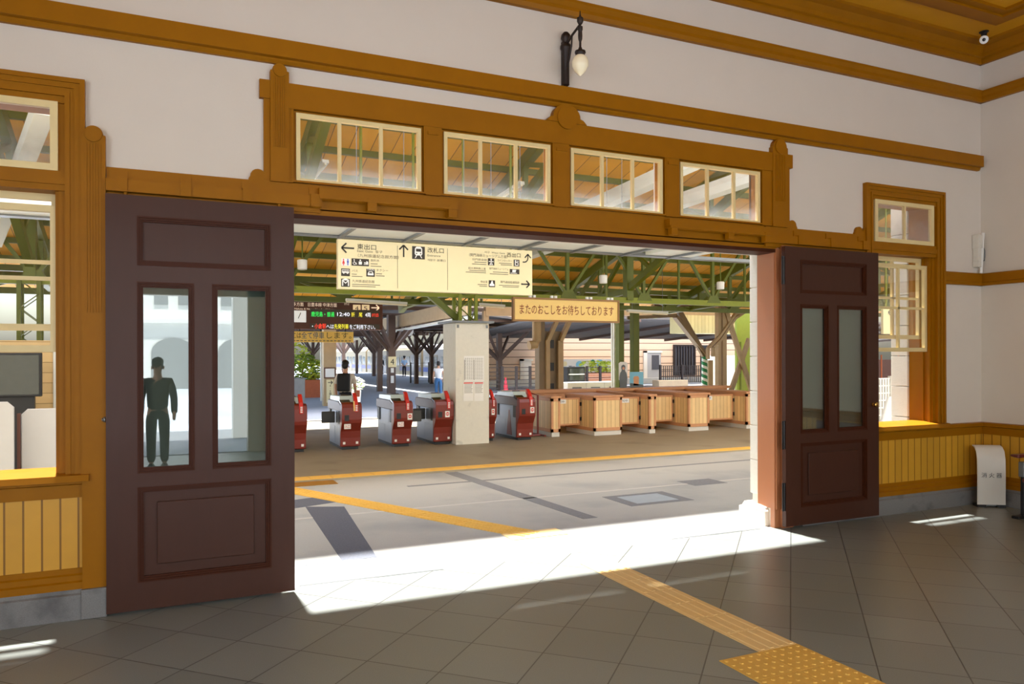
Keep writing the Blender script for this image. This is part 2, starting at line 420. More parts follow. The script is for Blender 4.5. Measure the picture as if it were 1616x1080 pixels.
for a, b, z0, z1 in ((YB - .2, -7.8, 0, 5.9), (-2.7, 0, 0, 5.9), (-7.8, -2.7, 0, .4), (-7.8, -2.7, 3.8, 5.9)): lw.box((XL - .3, a, z0), (XL, b, z1))
struct(lw.build('wall_left', 'plaster'))
bw = MB()
for a, b, z0, z1 in ((XL, -1.6, 0, 5.9), (1.45, 1.8, 0, 4.2), (4.6, 4.95, 0, 4.2), (7.9, XR, 0, 5.9), (-1.6, 7.9, 4.2, 5.9), (-1.6, 7.9, 2.85, 3.05)):
    bw.box((a, YB - .3, z0), (b, YB, z1))
struct(bw.build('wall_back', 'plaster'))
struct(MB().box((XL - .3, YB - .3, ZC), (XR + .3, .4, ZC + .2)).build('ceiling', 'ceiling_yellow'))
# cornice, coffer moulding, rails
def run_front(m, x0, x1, prof): m.prism(prof, 'x', x0, x1)          # prof in (y,z), along the front wall
def run_right(m, y0, y1, prof): m.prism([(XR + a, z) for a, z in prof], 'y', y0, y1)
corn = [(0, 5.19), (-.035, 5.19), (-.05, 5.235), (-.05, 5.25), (-.075, 5.26), (-.085, 5.30), (-.13, 5.35), (-.20, 5.375), (-.21, 5.40), (0, 5.40)]
m = MB(); run_front(m, XL, XR, corn); run_right(m, YB, 0, corn); struct(m.build('trim_1', 'ochre', smooth=False))
m = MB()
for i0, i1, z in ((.52, .60, .03), (.60, .72, .055), (.72, .80, .03)):
    m.box((XL, -i1, ZC - z), (XR - i0, -i0, ZC)); m.box((XR - i1, YB, ZC - z), (XR - i0, -i1, ZC))
struct(m.build('trim_2', 'ochre'))
up = [(0, 4.735), (-.045, 4.735), (-.06, 4.77), (-.06, 4.80), (-.085, 4.835), (-.085, 4.86), (0, 4.875)]
m = MB(); run_front(m, XL, XR, up); run_right(m, YB, 0, up); struct(m.build('trim_3', 'ochre'))
mid = [(0, 3.925), (-.03, 3.925), (-.045, 3.945), (-.045, 3.958), (-.085, 3.962), (-.085, 4.09), (0, 4.095)]
m = MB(); run_front(m, XL, 8.80, mid); struct(m.build('trim_4', 'ochre'))
chair = [(0, 2.565), (-.045, 2.565), (-.045, 2.60), (-.03, 2.608), (-.03, 2.695), (-.04, 2.71), (0, 2.71)]
m = MB(); run_front(m, 8.17, XR, chair); run_right(m, YB, 0, chair); struct(m.build('trim_5', 'ochre'))
# dado, its cap and foot, granite base
cap = [(0, .81), (-.03, .81), (-.03, .895), (-.055, .905), (-.055, .945), (0, .95)]
foot = [(0, .20), (-.05, .20), (-.05, .245), (-.035, .255), (-.035, .29), (-.022, .30), (-.022, .335), (0, .345)]
gran = [(0, 0), (-.065, 0), (-.065, .165), (-.05, .175), (-.05, .20), (-.015, .21), (0, .21)]
for i, (a, b, rt) in enumerate(((XL, -.48, 0), (5.95, XR, 1))):
    d = MB().box((a, -.018, .2), (b, -.001, .84)); c = MB(); f = MB(); g = MB()
    run_front(c, a, b, cap); run_front(f, a, b, foot); run_front(g, a, b, gran)
    if rt:
        d.box((XR - .018, YB, .2), (XR - .001, -.018, .84)); run_right(c, YB, 0, cap); run_right(f, YB, 0, foot); run_right(g, YB, 0, gran)
    struct(d.build(('wall_left_dado', 'wall_right_dado')[i], 'dado_boards'))
    struct(c.build('trim_%d' % (6 + i), 'ochre')); struct(f.build('trim_%d' % (8 + i), 'ochre'))
    struct(g.build(('baseboard_left', 'baseboard_right')[i], 'granite'))
struct(MB().prism([(-.49, -.085), (-.335, -.085), (-.335, 0), (-.49, 0)], 'z', 0, .2).build('baseboard_front', 'granite', bevel=.008))

# fluted posts, header over the doorway
def pilaster(m, x0, x1, z0, z1, fz0, y=-.055, boss=True):
    xc, r = (x0 + x1) / 2, (x1 - x0) / 2
    pts = [(x0, z0), (x1, z0), (x1, z1 - r * .55), (x1 - .012, z1 - r * .5)]
    pts += [(xc + (r - .014) * math.cos(a), z1 - r * .5 + (r - .014) * math.sin(a)) for a in [PI * k / 12 for k in range(13)]]
    pts += [(x0 + .012, z1 - r * .5), (x0, z1 - r * .55)]
    m.prism(pts, 'y', y, 0)
    if boss: m.lathe([(r * .72, 0), (r * .72, .009), (r * .5, .014)], (xc, y - .012, z1 - r * .5), 20, 'y')
    fl_w = (x1 - x0) / 9
    for k in (-1, 0, 1):                    # raised fillets that leave the flutes between them
        for e in (-.5, .5):
            m.box((xc + k * fl_w * 2.1 + e * fl_w * 1.05 - .004, y - .006, fz0), (xc + k * fl_w * 2.1 + e * fl_w * 1.05 + .004, y, z1 - r * 1.3))
m = MB(); pilaster(m, -.483, -.338, .2, 3.285, 2.05, y=-.06)
struct(m.build('trim_10', 'ochre'))
hd = MB()
y0 = -.07
hd.box((.80, -.05, 3.60), (5.70, 0, 3.785))
hd.box((.66, -.045, 3.655), (.735, 0, 3.79)); hd.box((5.775, -.045, 3.655), (5.85, 0, 3.79)); hd.box((.69, -.03, 3.06), (.735, 0, 3.655)); hd.box((5.775, -.03, 3.06), (5.82, 0, 3.655))
pilaster(hd, .735, .868, 3.045, 3.90, 3.30); pilaster(hd, 5.575, 5.775, 3.045, 3.90, 3.30)
for a, b in zip(TR, TR[1:]):                # mullions with a little cap
    hd.box((a[1] + .012, -.045, 3.05), (b[0] - .012, .15, 3.60)); hd.box((a[1] + .03, -.055, 3.535), (b[0] - .03, -.04, 3.56))
hd.box((.868, -.04, 3.05), (.90, .15, 3.60)); hd.box((5.45, -.04, 3.05), (5.575, .15, 3.60))
# centre boss
pts = [(CX - .20, 3.785), (CX - .165, 3.82)] + [(CX + .135 * math.cos(PI - PI * k / 14), 3.83 + .115 * math.sin(PI * k / 14)) for k in range(15)] + [(CX + .165, 3.82), (CX + .20, 3.785)]
hd.prism(pts, 'y', -.06, 0); hd.lathe([(.098, 0), (.098, .01), (.088, .014)], (CX, -.072, 3.825), 28, 'y')
struct(hd.build('trim_11', 'ochre'))
# lintel, hanging rails with straps
ln = MB().box((DX0, -.012, 2.86), (DX1 + .02, .0, 3.05)).box((DX0 - .02, -.012, DZ + .022), (DX1 + .02, 0, 2.87)).box((.86, -.006, 3.035), (5.6, 0, 3.055))
struct(ln.build('trim_12', 'ochre'))
def hang_rail(name, a0, a1, b0, b1, straps):
    r = MB().box((a0, -.03, 2.955), (a1, 0, 3.045)).box((a0, -.095, 2.875), (a1, -.02, 2.955)).box((a0, -.03, 2.84), (a1, 0, 2.875))
    r.box((b0, -.10, 2.955 - .005), (b1, -.012, 3.02)); r.box((b0, -.115, 2.935), (b1, -.02, 2.955))
    for s_ in straps: r.box((s_ - .035, -.108, 2.872), (s_ + .035, -.05, 2.965)); r.box((s_ - .035, -.04, 2.96), (s_ + .035, -.028, 3.02))
    bx = (a1 - .14) if a0 < 0 else (a0 + .02)
    return struct(r.build(name, 'ochre'))
hang_rail('trim_13', -.335, 1.1, 1.08, 2.18, (-.24, .16, .57, 1.05, 1.48, 2.14))
hang_rail('trim_14', 5.5, 6.9, 4.28, 5.5, (4.33, 5.0, 5.46, 5.9, 6.35, 6.82))
sc = MB()
for xc, sg in ((.735, -1), (5.775, 1), (6.9, -1)):    # little scrolls where rail and frame meet
    pts = [(xc, 3.045), (xc + sg * .15, 3.045), (xc + sg * .15, 3.06)] + [(xc + sg * (.085 + .055 * math.cos(PI * k / 8)), 3.075 + .055 * math.sin(PI * k / 8)) for k in range(9)] + [(xc + sg * .02, 3.10), (xc, 3.13)]
    sc.prism(pts, 'y', -.028, 0)
struct(sc.build('trim_15', 'ochre'))
# brown door frame lining the opening, white outer quoins
fr = MB().box((DX1 - .012, -.03, .19), (DX1 + .05, .24, DZ + .03)).box((DX1 - .025, -.012, 0), (DX1 + .05, .045, DZ)).box((DX0 - .05, -.03, .0), (DX0 + .012, .24, DZ + .03))
struct(MB().box((DX0 - .02, .0, DZ - .012), (DX1 + .02, .22, DZ + .045)).box((DX0 - .02, -.02, DZ - .012), (DX1 + .02, -.0, DZ + .022)).build('door_frame_head', 'leaf_bead'))
fr.box((DX1 + .05, -.05, 0), (DX1 + .19, -.0, 2.86))
struct(fr.build('door_frame', 'brown_wood'))
for i, (x, s_) in enumerate(((DX0, -1), (DX1, 1))):
    q = MB(); z = .30
    while z < 2.8: q.box((min(x - s_ * .006, x + s_ * .9), .245, z), (max(x - s_ * .006, x + s_ * .9), WT + .03, min(z + .36, 5.5) - .006)); z += .36
    while z < 5.6: q.box((min(x, x + s_ * .9), .245, z), (max(x, x + s_ * .9), WT + .03, z + .354)); z += .36
    struct(q.build('wall_front_quoin' + ('' if i == 0 else '.001'), 'stone', bevel=.008))
    p = MB().prism([(.09, 0), (.09, .15), (.10, .165), (.43, .165), (.48, .15), (.48, 0)], 'x', x - s_ * .055, x + s_ * .8)
    p.prism([(.10, .16), (.11, .19), (.22, .205), (.42, .205), (.46, .16)], 'x', x - s_ * .035, x + s_ * .8)
    struct(p.build('wall_front_plinth' + ('' if i == 0 else '.001'), 'stone', bevel=.006))
ow = MB()
for x0, x1 in ((XL - 6, -1.75), (8.14, 22)): ow.box((x0, WT, 0), (x1, WT + .12, 5.9))
struct(ow.build('wall_front_outer', 'stone'))

# ------------------------------------------------------------------ windows
def sash(name, x0, x1, z0, z1, y, parent, nx=2, nz=2, pane='pane', w_=.045, bottom=None, t=.04, m='sash'):
    s = MB().frame(x0, z0, x1, z1, w_, y, y + t)
    for k in range(1, nx): xc = x0 + (x1 - x0) * k / nx; s.box((xc - .013, y + .004, z0 + w_), (xc + .013, y + t - .006, z1 - w_))
    for k in range(1, nz): zc = z0 + (z1 - z0) * k / nz; s.box((x0 + w_, y + .004, zc - .013), (x1 - w_, y + t - .006, zc + .013))
    o = s.build(name, m, parent)
    MB().box((x0 + w_, y + t / 2 - .002, z0 + w_), (x1 - w_, y + t / 2 + .002, z1 - w_)).build('pane', pane, o)
    return o
def casing_frame(m, x0, x1, z0, z1):       # stepped casing round an opening on the wall
    W = .12
    for dx, wd_, y in ((0, .03, -.055), (.03, .035, -.042), (.065, .025, -.03), (.09, .03, -.038)):
        a0, a1, t = x0 - W + dx, x1 + W - dx, z1 + W - dx
        m.box((a0, y, z0), (a0 + wd_, 0, t - wd_)); m.box((a1 - wd_, y, z0), (a1, 0, t - wd_)); m.box((a0, y, t - wd_), (a1, 0, t))
def side_window(name, x0, x1, tnx):
    t = thing(name, None, None, (x0, 0, .93)); del t['label']; del t['category']; t['kind'] = 'structure'
    c = MB(); casing_frame(c, x0, x1, .93, 3.49); c.build('casing', 'ochre', t)
    f = MB().box((x0, -.0, .93), (x0 + .04, .3, 3.49)).box((x1 - .04, 0, .93), (x1, .3, 3.49)).box((x0, -.018, 3.445), (x1, .3, 3.492))
    f.box((x0, -.02, 2.86), (x1, .25, 2.99)).box((x0, -.035, 2.90), (x1, -.02, 2.95)).box((x0, .0, .93), (x1, .3, .955)).box((x0, .1, .95), (x1, .26, .985))
    for xx in (x0 + .04, x1 - .06): f.box((xx, .02, .95), (xx + .02, .05, 2.86)); f.box((xx, .105, .95), (xx + .02, .12, 2.86))
    f.build('jamb', 'ochre', t)
    MB().prism([(-.10, .925), (-.085, .965), (.1, .985), (.1, .93), (-.03, .92)], 'x', x0 - .14, x1 + .14).build('sill', 'ochre', t)
    sash('transom_sash', x0 + .04, x1 - .04, 2.99, 3.45, -.026, t, tnx, 1, 'pane_dusty')
    sash('upper_sash', x0 + .05, x1 - .05, 1.93, 2.86, .13, t, 2, 2)
    sash('lower_sash', x0 + .05, x1 - .05, 1.785, 2.77, .055, t, 2, 2)
    return t
side_window('window_1', *OPEN_W[0], 2); side_window('window_2', *OPEN_W[1], 2)
for i, (a, b) in enumerate(TR):
    t = thing('window_%d' % (3 + i), None, None, (a, 0, 3.05)); del t['label']; del t['category']; t['kind'] = 'structure'
    f = MB().frame(a - .012, 3.056, b + .012, 3.612, .014, -.043, .12).frame(a + .004, 3.06, b - .004, 3.595, .02, -.018, .09)
    f.build('frame', 'ochre', t)
    sash('transom_sash', a + .022, b - .022, 3.058, 3.578, -.036, t, 3, 1, 'pane_dusty', .03)

# ------------------------------------------------------------------ the two brown door leaves
def leaf(name, x0, x1, yf, th, zb, zt, knob, hinge):
    t = thing(name, None, None, (x0, yf, 0)); del t['label']; del t['category']; t['kind'] = 'structure'
    W = x1 - x0; k = W / 1.235
    sw = .19 * k                               # stiles
    rails = [(zb, .21), (.86, .955), (2.265, 2.375), (2.715, zt)]
    xa, xb, xm = x0 + sw, x1 - .165 * k, x0 + .61 * k
    f = MB().box((x0, yf, zb), (xa, yf + th, zt)).box((xb, yf, zb), (x1, yf + th, zt))
    for a, b in rails: f.box((xa, yf, a), (xb, yf + th, b))
    f.box((xm - .058 * k, yf, .955), (xm + .058 * k, yf + th, 2.265))
    f.build('leaf_frame', 'leaf_paint', t)
    def bead(x0_, z0_, x1_, z1_, name_):
        MB().frame(x0_, z0_, x1_, z1_, .026, yf + .004, yf + .022).frame(x0_ + .026, z0_ + .026, x1_ - .026, z1_ - .026, .012, yf + .013, yf + .03).frame(x0_ + .0, z0_ + .0, x1_ - 0, z1_ - 0, .012, yf - .004, yf + .01).build(name_, 'leaf_bead', t)
    for a, b, pn in ((.21, .86, 1), (2.375, 2.715, 0)):
        bead(xa, a, xb, b, 'panel_moulding')
        p = MB().box((xa, yf + .03, a), (xb, yf + th - .01, b))
        if pn: p.prism([(xa + .12, a + .11), (xb - .12, a + .11), (xb - .12, b - .11), (xa + .12, b - .11)], 'y', yf + .012, yf + .03)
        p.build('panel', 'leaf_paint', t, bevel=.006)
    for a, b in ((xa, xm - .058 * k), (xm + .058 * k, xb)):
        bead(a, .955, b, 2.265, 'glazing_bead')
        MB().box((a + .02, yf + .028, .975), (b - .02, yf + .034, 2.245)).build('glass', 'pane_mirror', t)
    if knob:
        MB().lathe([(.02, 0), (.02, -.006), (.011, -.008), (.011, -.028), (.026, -.036), (.026, -.052), (.012, -.06)], (x1 - .085 * k, yf, 1.22), 16, 'y').build('knob', 'brass', t, smooth=True)
    else:
        MB().lathe([(.018, 0), (.018, -.01), (.008, -.012), (.012, -.02)], (x0 - .005, yf + .02, 1.33), 12, 'x').build('bolt', 'steel_grey', t, smooth=True)
        h = MB()
        for x in (x0 + .12, x1 - .10): h.tube([(x, yf + .03, zt), (x, yf + .03, zt + .06)], .012)
        h.build('hanger', 'ochre', t)
    for z in hinge:
        h = MB().tube([(x0 - .012, yf + .01, z - .14), (x0 - .012, yf + .01, z + .14)], .011, 10).box((x0 - .04, yf + .004, z - .14), (x0, yf + .012, z + .14))
        h.build('hinge', 'steel_dark', t)
    return t
leaf('door_1', -.338, .893, -.10, .05, .022, 2.852, False, ())
leaf('door_2', 5.665, 6.985, -.125, .05, .03, 2.842, True, (2.6, .95, .33))

# ------------------------------------------------------------------ small things of the hall
lx = 3.215
t = thing('wall_lamp', 'dark iron wall lamp with an acorn-shaped opal globe, on the white wall above the doorway', 'wall lamp', (lx, 0, 4.1))
MB().lathe([(.018, 4.105), (.03, 4.115), (.03, 4.36), (.036, 4.37), (.034, 4.40), (.05, 4.43), (.05, 4.455), (.03, 4.48), (.032, 4.50), (.044, 4.52), (.04, 4.55), (.02, 4.575)], (lx, -.05, 0), 14).box((lx - .02, -.03, 4.12), (lx + .02, 0, 4.5)).build('wall_bracket', 'iron', t, smooth=True)
gx, gy = lx, -.30
MB().tube([(lx, -.05, 4.46), (lx, -.17, 4.51), (gx, gy, 4.545)], .011).tube([(lx, -.16, 4.51), (lx, -.15, 4.42), (lx, -.11, 4.32), (lx, -.06, 4.24)], .008).build('arm', 'iron', t, smooth=True)
MB().lathe([(.004, 4.76), (.006, 4.725), (.010, 4.715), (.010, 4.708), (.026, 4.70), (.028, 4.672), (.018, 4.65), (.008, 4.64), (.010, 4.63), (.022, 4.626), (.022, 4.60), (.017, 4.59), (.019, 4.55), (.017, 4.52), (.010, 4.50), (.010, 4.455), (.016, 4.445), (.018, 4.43), (.045, 4.42), (.047, 4.405), (.04, 4.395), (.04, 4.375)], (gx, gy, -.10), 16).build('finial_and_holder', 'iron', t, smooth=True)
MB().lathe([(.036, 4.285), (.060, 4.262), (.072, 4.225), (.068, 4.19), (.050, 4.155), (.028, 4.130), (.010, 4.115), (.002, 4.11)], (gx, gy, 0), 22).build('globe', 'opal', t, smooth=True)

cc = Vector((8.45, -.32, 5.31))
t = thing('security_camera', 'small white security camera under the ochre ceiling in the corner', 'camera', (cc.x, cc.y, 5.4))
MB().lathe([(.05, 5.40), (.05, 5.392), (.03, 5.386), (.03, 5.36)], (cc.x, cc.y, 0), 16).build('mount', 'steel_dark', t, smooth=True)
bd = MB().lathe([(.03, .05), (.045, .04), (.045, -.045), (.036, -.05)], (0, 0, 0), 18)
bmesh.ops.rotate(bd.bm, cent=(0, 0, 0), matrix=(EYE - cc).to_track_quat('-Z', 'Y').to_matrix(), verts=bd.bm.verts[:])
bmesh.ops.translate(bd.bm, vec=cc, verts=bd.bm.verts[:]); b = bd.build('housing', 'white', t, smooth=True)
MB().ball(cc + (EYE - cc).normalized() * .045, .02).build('lens', 'black_gloss', b)

t = thing('sensor_box', 'grey sensor box with white tube in the wall corner above the rail', 'sensor', (8.79, -.03, 2.72))
MB().box((8.70, -.085, 3.00), (8.775, -.005, 3.16)).box((8.71, -.075, 2.78), (8.77, -.005, 3.02)).box((8.705, -.08, 2.845), (8.75, -.005, 2.89)).build('body', 'stone', t, bevel=.006)
MB().tube([(8.80, -.045, 2.71), (8.835, -.05, 3.19)], .018, 10).build('tube', 'white', t, smooth=True)
MB().tube([(8.83, -.05, 3.05), (8.855, -.055, 2.98), (8.855, -.055, 2.90), (8.84, -.06, 2.86), (8.82, -.055, 2.86)], .006).build('cable', 'steel_grey', t, smooth=True)

# extinguisher cabinet
ex = Vector((8.66, -.22, 0)); rz = math.radians(-33)
t = thing('extinguisher_stand', 'cream curved fire extinguisher stand with black lettering in the wall corner', 'extinguisher stand', ex, rz=rz)
R = Matrix.Translation(ex) @ Matrix.Rotation(rz, 4, 'Z')
def rot(mb, R_): bmesh.ops.transform(mb.bm, matrix=R_, verts=mb.bm.verts[:]); return mb
prof = [(-.07, .03), (-.075, .35), (-.07, .55), (-.045, .64), (.0, .685), (.06, .70), (.06, .692), (.004, .676), (-.036, .634), (-.060, .55), (-.065, .35), (-.06, .03)]
rot(MB().prism(prof, 'x', -.15, .15), R).build('shell', 'panel_white', t, smooth=True)
rot(MB().box((-.135, -.062, .03), (-.125, -.03, .56)).box((.125, -.062, .03), (.135, -.03, .56)), R).build('side_panel', 'panel_white', t)
rot(MB().box((-.15, -.08, 0), (-.06, .05, .03)).box((.06, -.08, 0), (.15, .05, .03)), R).build('foot', 'black', t)
rot(MB().box((-.10, -.055, .012), (.10, .05, .03)), R).build('tray', 'steel_grey', t)
ik = Ink((0, -.0775, 0)); ik.text('消 火 器', 0, .345, .062, 'CENTER'); rot(ik, R).build('lettering', 'black', t)

# bench at the right edge
bp = fl(1632, 845)
t = thing('waiting_bench', 'waiting bench with a dark red wooden armrest beside the ochre dado', 'bench', (8.5, -1.1, 0))
ax, ay, az = 8.22, -.80, .65
MB().prism([(ay - .03, az), (ay + .06, az + .012), (ay + .06, az + .035), (ay - .03, az + .04)], 'x', ax, ax + .42).build('armrest', 'dark_red_wood', t, bevel=.01)
MB().box((ax + .12, ay - .01, .44), (ax + .22, ay + .05, .60)).build('arm_bracket', 'steel_grey', t, bevel=.008)
MB().box((ax + .14, ay - .0, 0), (ax + .20, ay + .04, .46)).box((ax + .02, ay - .02, 0), (ax + .40, ay + .06, .03)).box((ax + .14, ay - 1.7, .36), (ax + .2, ay, .4)).box((ax + .14, ay - 1.74, 0), (ax + .20, ay - 1.70, .42)).build('frame', 'steel_dark', t, bevel=.005)
MB().box((ax + .02, ay - 1.75, .40), (ax + .46, ay - .05, .44)).build('seat', 'dark_red_wood', t, bevel=.01)
MB().box((ax + .48, ay - 1.75, .5), (ax + .52, ay - .05, .80)).box((ax + .44, ay - 1.5, .42), (ax + .50, ay - 1.45, .55)).box((ax + .44, ay - .3, .42), (ax + .50, ay - .25, .55)).build('backrest', 'dark_red_wood', t, bevel=.01)

# tactile paving in the hall
def tac_tile(x, y, kind, m='tactile_pale'):
    s = MB().box((x + .002, y + .002, 0), (x + .298, y + .298, .004))
    d = MB()
    if kind == 'bar':
        for k in range(4):
            xc = x + .0375 + k * .075
            s.prism([(xc - .018, .004), (xc - .012, .008), (xc + .012, .008), (xc + .018, .004)], 'y', y + .012, y + .288)
    else:
        for a in range(5):
            for b in range(5): s.lathe([(.013, .004), (.009, .0085)], (x + .03 + a * .06, y + .03 + b * .06, 0), 8)
    return s.build('tactile_paving', m)
hx = 3.19
k = 0
for i in range(7):
    tag(tac_tile(hx, -.62 - .3 * i + .0, 'bar'), 'pale yellow ribbed guiding tile set in the dark hall floor', 'tactile tile', 'ribbed guiding tiles in the hall')
for i, (dx, dy) in enumerate(((0, 0), (-.3, 0), (0, -.3), (-.3, -.3), (0, -.6), (-.3, -.6))):
    tag(tac_tile(hx + dx, -2.72 + dy, 'dot', 'tactile'), 'ochre dotted warning tile where the guiding strip turns in the dark hall floor', 'tactile tile', 'dotted warning tiles in the hall')

# ------------------------------------------------------------------ concourse floor
struct(MB().box((-30, WT - .2, -.12), (60, 4.93, -.001)).build('floor_concourse', 'concourse'))
struct(MB().box((-30, 4.93, -.12), (60, 15.0, .025)).build('floor_gate_slab', 'gate_slab'))
struct(MB().box((-80, 15.0, -.12), (160, 260, .0)).build('floor_platform', 'asphalt'))
pm = MB().prism([(1.40, .64), (1.70, .62), (1.93, 2.98), (1.52, 3.16)], 'z', -.002, .002).prism([(1.0, 3.0), (2.05, 3.35), (2.0, 3.8), (.9, 3.5)], 'z', -.002, .0015)
struct(pm.build('floor_patch', 'patch'))
pm = MB().box((3.0, 3.95, -.002), (9.5, 4.03, .001)).prism([(4.1, 1.2), (4.28, 1.2), (4.05, 4.9), (3.85, 4.9)], 'z', -.002, .0012)
pm.box((4.95, 1.55, -.002), (5.85, 2.2, .0015)); pm.box((6.5, 2.35, -.002), (7.05, 2.75, .0015))
struct(pm.build('floor_patch.001', 'patch_worn'))
struct(MB().box((5.1, 1.65, -.002), (5.7, 2.1, .0025)).build('floor_patch.002', 'patch_light'))
ln = MB().box((1.0, 2.5, -.002), (14, 2.55, .0012)).box((1, .63, -.002), (5.65, .638, .0012))
struct(ln.build('floor_line', 'threshold'))
m = MB()
for k in range(9):
    m.box((1 + .5 * k + random.random() * .1, .622, -.001), (1 + .5 * k + .3 + random.random() * .15, .634, .003))
struct(m.build('floor_crack', 'patch'))
# yellow guiding strips outside
x = 1.6
for i in range(36):
    s = MB().box((x + .002, 4.95, .02), (x + .298, 5.25, .031))
    for k in range(4): s.box((x + .012, 4.975 + .065 * k, .03), (x + .288, 5.01 + .065 * k, .035))
    tag(s.build('tactile_paving', 'tactile'), 'yellow ribbed guiding tile in the line along the step edge of the concourse floor', 'tactile tile', 'guiding tiles along the step'); x += .3
p0, p1 = Vector((1.42, 4.62, 0)), Vector((3.30, .76, 0)); d = (p1 - p0).normalized(); nrm = Vector((-d.y, d.x, 0))
for i in range(14):
    a = p0 + d * .305 * i
    s = MB().bar(a + Vector((0, 0, .002)), a + d * .30 + Vector((0, 0, .002)), .3, .006)
    for k in (-.11, -.037, .037, .11): s.bar(a + d * .01 + nrm * k + Vector((0, 0, .006)), a + d * .29 + nrm * k + Vector((0, 0, .006)), .035, .006)
    tag(s.build('tactile_paving', 'tactile'), 'yellow ribbed guiding tile of the slanting strip across the grey concourse floor', 'tactile tile', 'guiding tiles slanting across the concourse')
for i in range(2):
    s = MB().box((3.02 + .3 * i, .66, -.001), (3.318 + .3 * i, .93, .006))
    tag(s.build('tactile_paving', 'tactile_pale'), 'pale tactile tile at the doorway threshold where the slanting strip ends', 'tactile tile', 'tactile tiles at the threshold')
tag(MB().box((1.55, 4.6, 0), (2.2, 4.93, .006)).build('tactile_paving', 'tactile_dark'), 'brownish worn tactile pad where the slanting and straight yellow strips meet', 'tactile tile')

# ------------------------------------------------------------------ concourse roof, trusses, columns
RY0, RZ0, RK = 2.78, 6.0, .28
def rz_(y): return RZ0 - RK * (y - RY0)
m = MB().prism([(RY0, rz_(RY0)), (12.9, rz_(12.9)), (12.9, rz_(12.9) + .06), (RY0, rz_(RY0) + .06)], 'x', -26, 34)
struct(m.build('roof', 'roof_boards'))
m = MB()
for k in range(12):
    y = RY0 + .1 + k * .82
    m.box((-26, y, rz_(y) - .10), (34, y + .07, rz_(y) + .02))
struct(m.build('roof_beam', 'olive'))
struct(MB().box((-26, 12.9, 3.22), (34, 13.1, 3.42)).build('roof_beam.001', 'canopy_dark'))
def gusset(m, x, y, z, up=1): m.prism([(x - .2, z), (x + .2, z), (x + .11, z + up * .17), (x - .11, z + up * .17)], 'y', y - .012, y + .012)
TY, TZ, TH = 8.4, 2.98, 1.42
def long_truss(name, label, y, z, h, x0, x1, n, m_='olive'):
    t = thing(name, label, 'truss', (x0, y, z))
    MB().box((x0, y - .055, z - .06), (x1, y + .055, z + .06)).build('bottom_chord', 'lime' if y < 9 else m_, t)
    MB().box((x0, y - .06, z + h - .07), (x1, y + .06, z + h + .05)).build('top_chord', m_, t)
    dx = (x1 - x0) / n; g = MB(); w_ = v = g
    for k in range(n + 1):
        xx = x0 + k * dx
        if k % 2 == 0:
            v.bar((xx, y, z), (xx, y, z + h), .07); gusset(g, xx, y - .05, z)
            if k < n: w_.bar((xx, y, z + .05), (xx + dx, y, z + h), .06)
            if k > 0: w_.bar((xx, y, z + .05), (xx - dx, y, z + h), .06)
        else:
            v.bar((xx, y, z), (xx, y, z + h), .045); gusset(g, xx, y - .05, z + h, -1)
    g.build('web_lattice', m_, t)
    return t
long_truss('roof_truss', 'olive green lattice roof truss running over the ticket gates', TY, TZ, TH, -9.65, 21.55, 32)
long_truss('roof_truss', 'olive green roof truss behind the one over the ticket gates', 11.2, 3.02, .44, -9.65, 21.55, 28)
for i, X in enumerate((-5.8, -1.9, 2.0, 5.55, 9.45, 13.35, 17.25)):
    lab = ['beyond the wall to the far side', 'outside the sash window with the television behind it', 'above the guide sign board', 'above the white painted pillar', 'above the wooden counters', 'above the crossed beige braces', 'at the far end of the concourse'][i]
    t = thing('roof_rafter_frame', 'olive green sloping rafter frame ' + lab, 'rafter', (X, TY, TZ))
    MB().bar((X, RY0 + .05, rz_(RY0) - .22), (X, 12.9, rz_(12.9) - .22), .13, .2).build('rafter', 'olive', t)
    MB().bar((X, RY0 + .15, rz_(RY0) - .5), (X, TY, TZ + .25), .12, .14).bar((X, TY, TZ + .2), (X, 12.8, rz_(12.8) - .2), .12, .12).build('lower_chord', 'olive', t)
    b = MB()
    for ya, yb in ((4.7, 5.6), (5.6, 5.6), (5.6, 6.6), (6.6, 6.6), (6.6, 7.5), (7.5, 7.5), (7.5, TY), (9.6, TY), (9.6, 9.6), (10.8, 9.6), (10.8, 10.8)):
        lo = lambda yy: (TZ + .22 + (rz_(RY0) - .5 - TZ - .25) * (TY - yy) / (TY - RY0 - .15)) if yy < TY else TZ + .2 + (rz_(12.8) - .2 - TZ - .2) * (yy - TY) / 4.4
        b.bar((X, ya, lo(ya)), (X, yb, rz_(yb) - .25), .08, .08)
    b.bar((X, TY, TZ), (X, TY, rz_(TY) - .2), .17, .17)
    b.build('strut', 'olive', t)
    if X == 5.55: MB().bar((X - .1, TY, 2.45), (X - .75, TY, TZ - .02), .1, .12).build('knee_brace', 'olive', t)
def lattice(m, x, y, z0, z1, wd_=.27, n=None):
    for a in (-1, 1):
        for b in (-1, 1): m.bar((x + a * wd_ / 2, y + b * wd_ / 2, z0), (x + a * wd_ / 2, y + b * wd_ / 2, z1), .06)
    n = n or max(2, int((z1 - z0) / (wd_ * .8))); dz = (z1 - z0) / n
    for k in range(n):
        s = 1 if k % 2 else -1
        for b in (-1, 1):
            m.bar((x - s * wd_ / 2, y + b * (wd_ / 2 + .03), z0 + k * dz), (x + s * wd_ / 2, y + b * (wd_ / 2 + .03), z0 + (k + 1) * dz), .05, .012)
            m.bar((x + b * wd_ / 2, y - s * wd_ / 2, z0 + k * dz), (x + b * wd_ / 2, y + s * wd_ / 2, z0 + (k + 1) * dz), .012, .035)
    return m
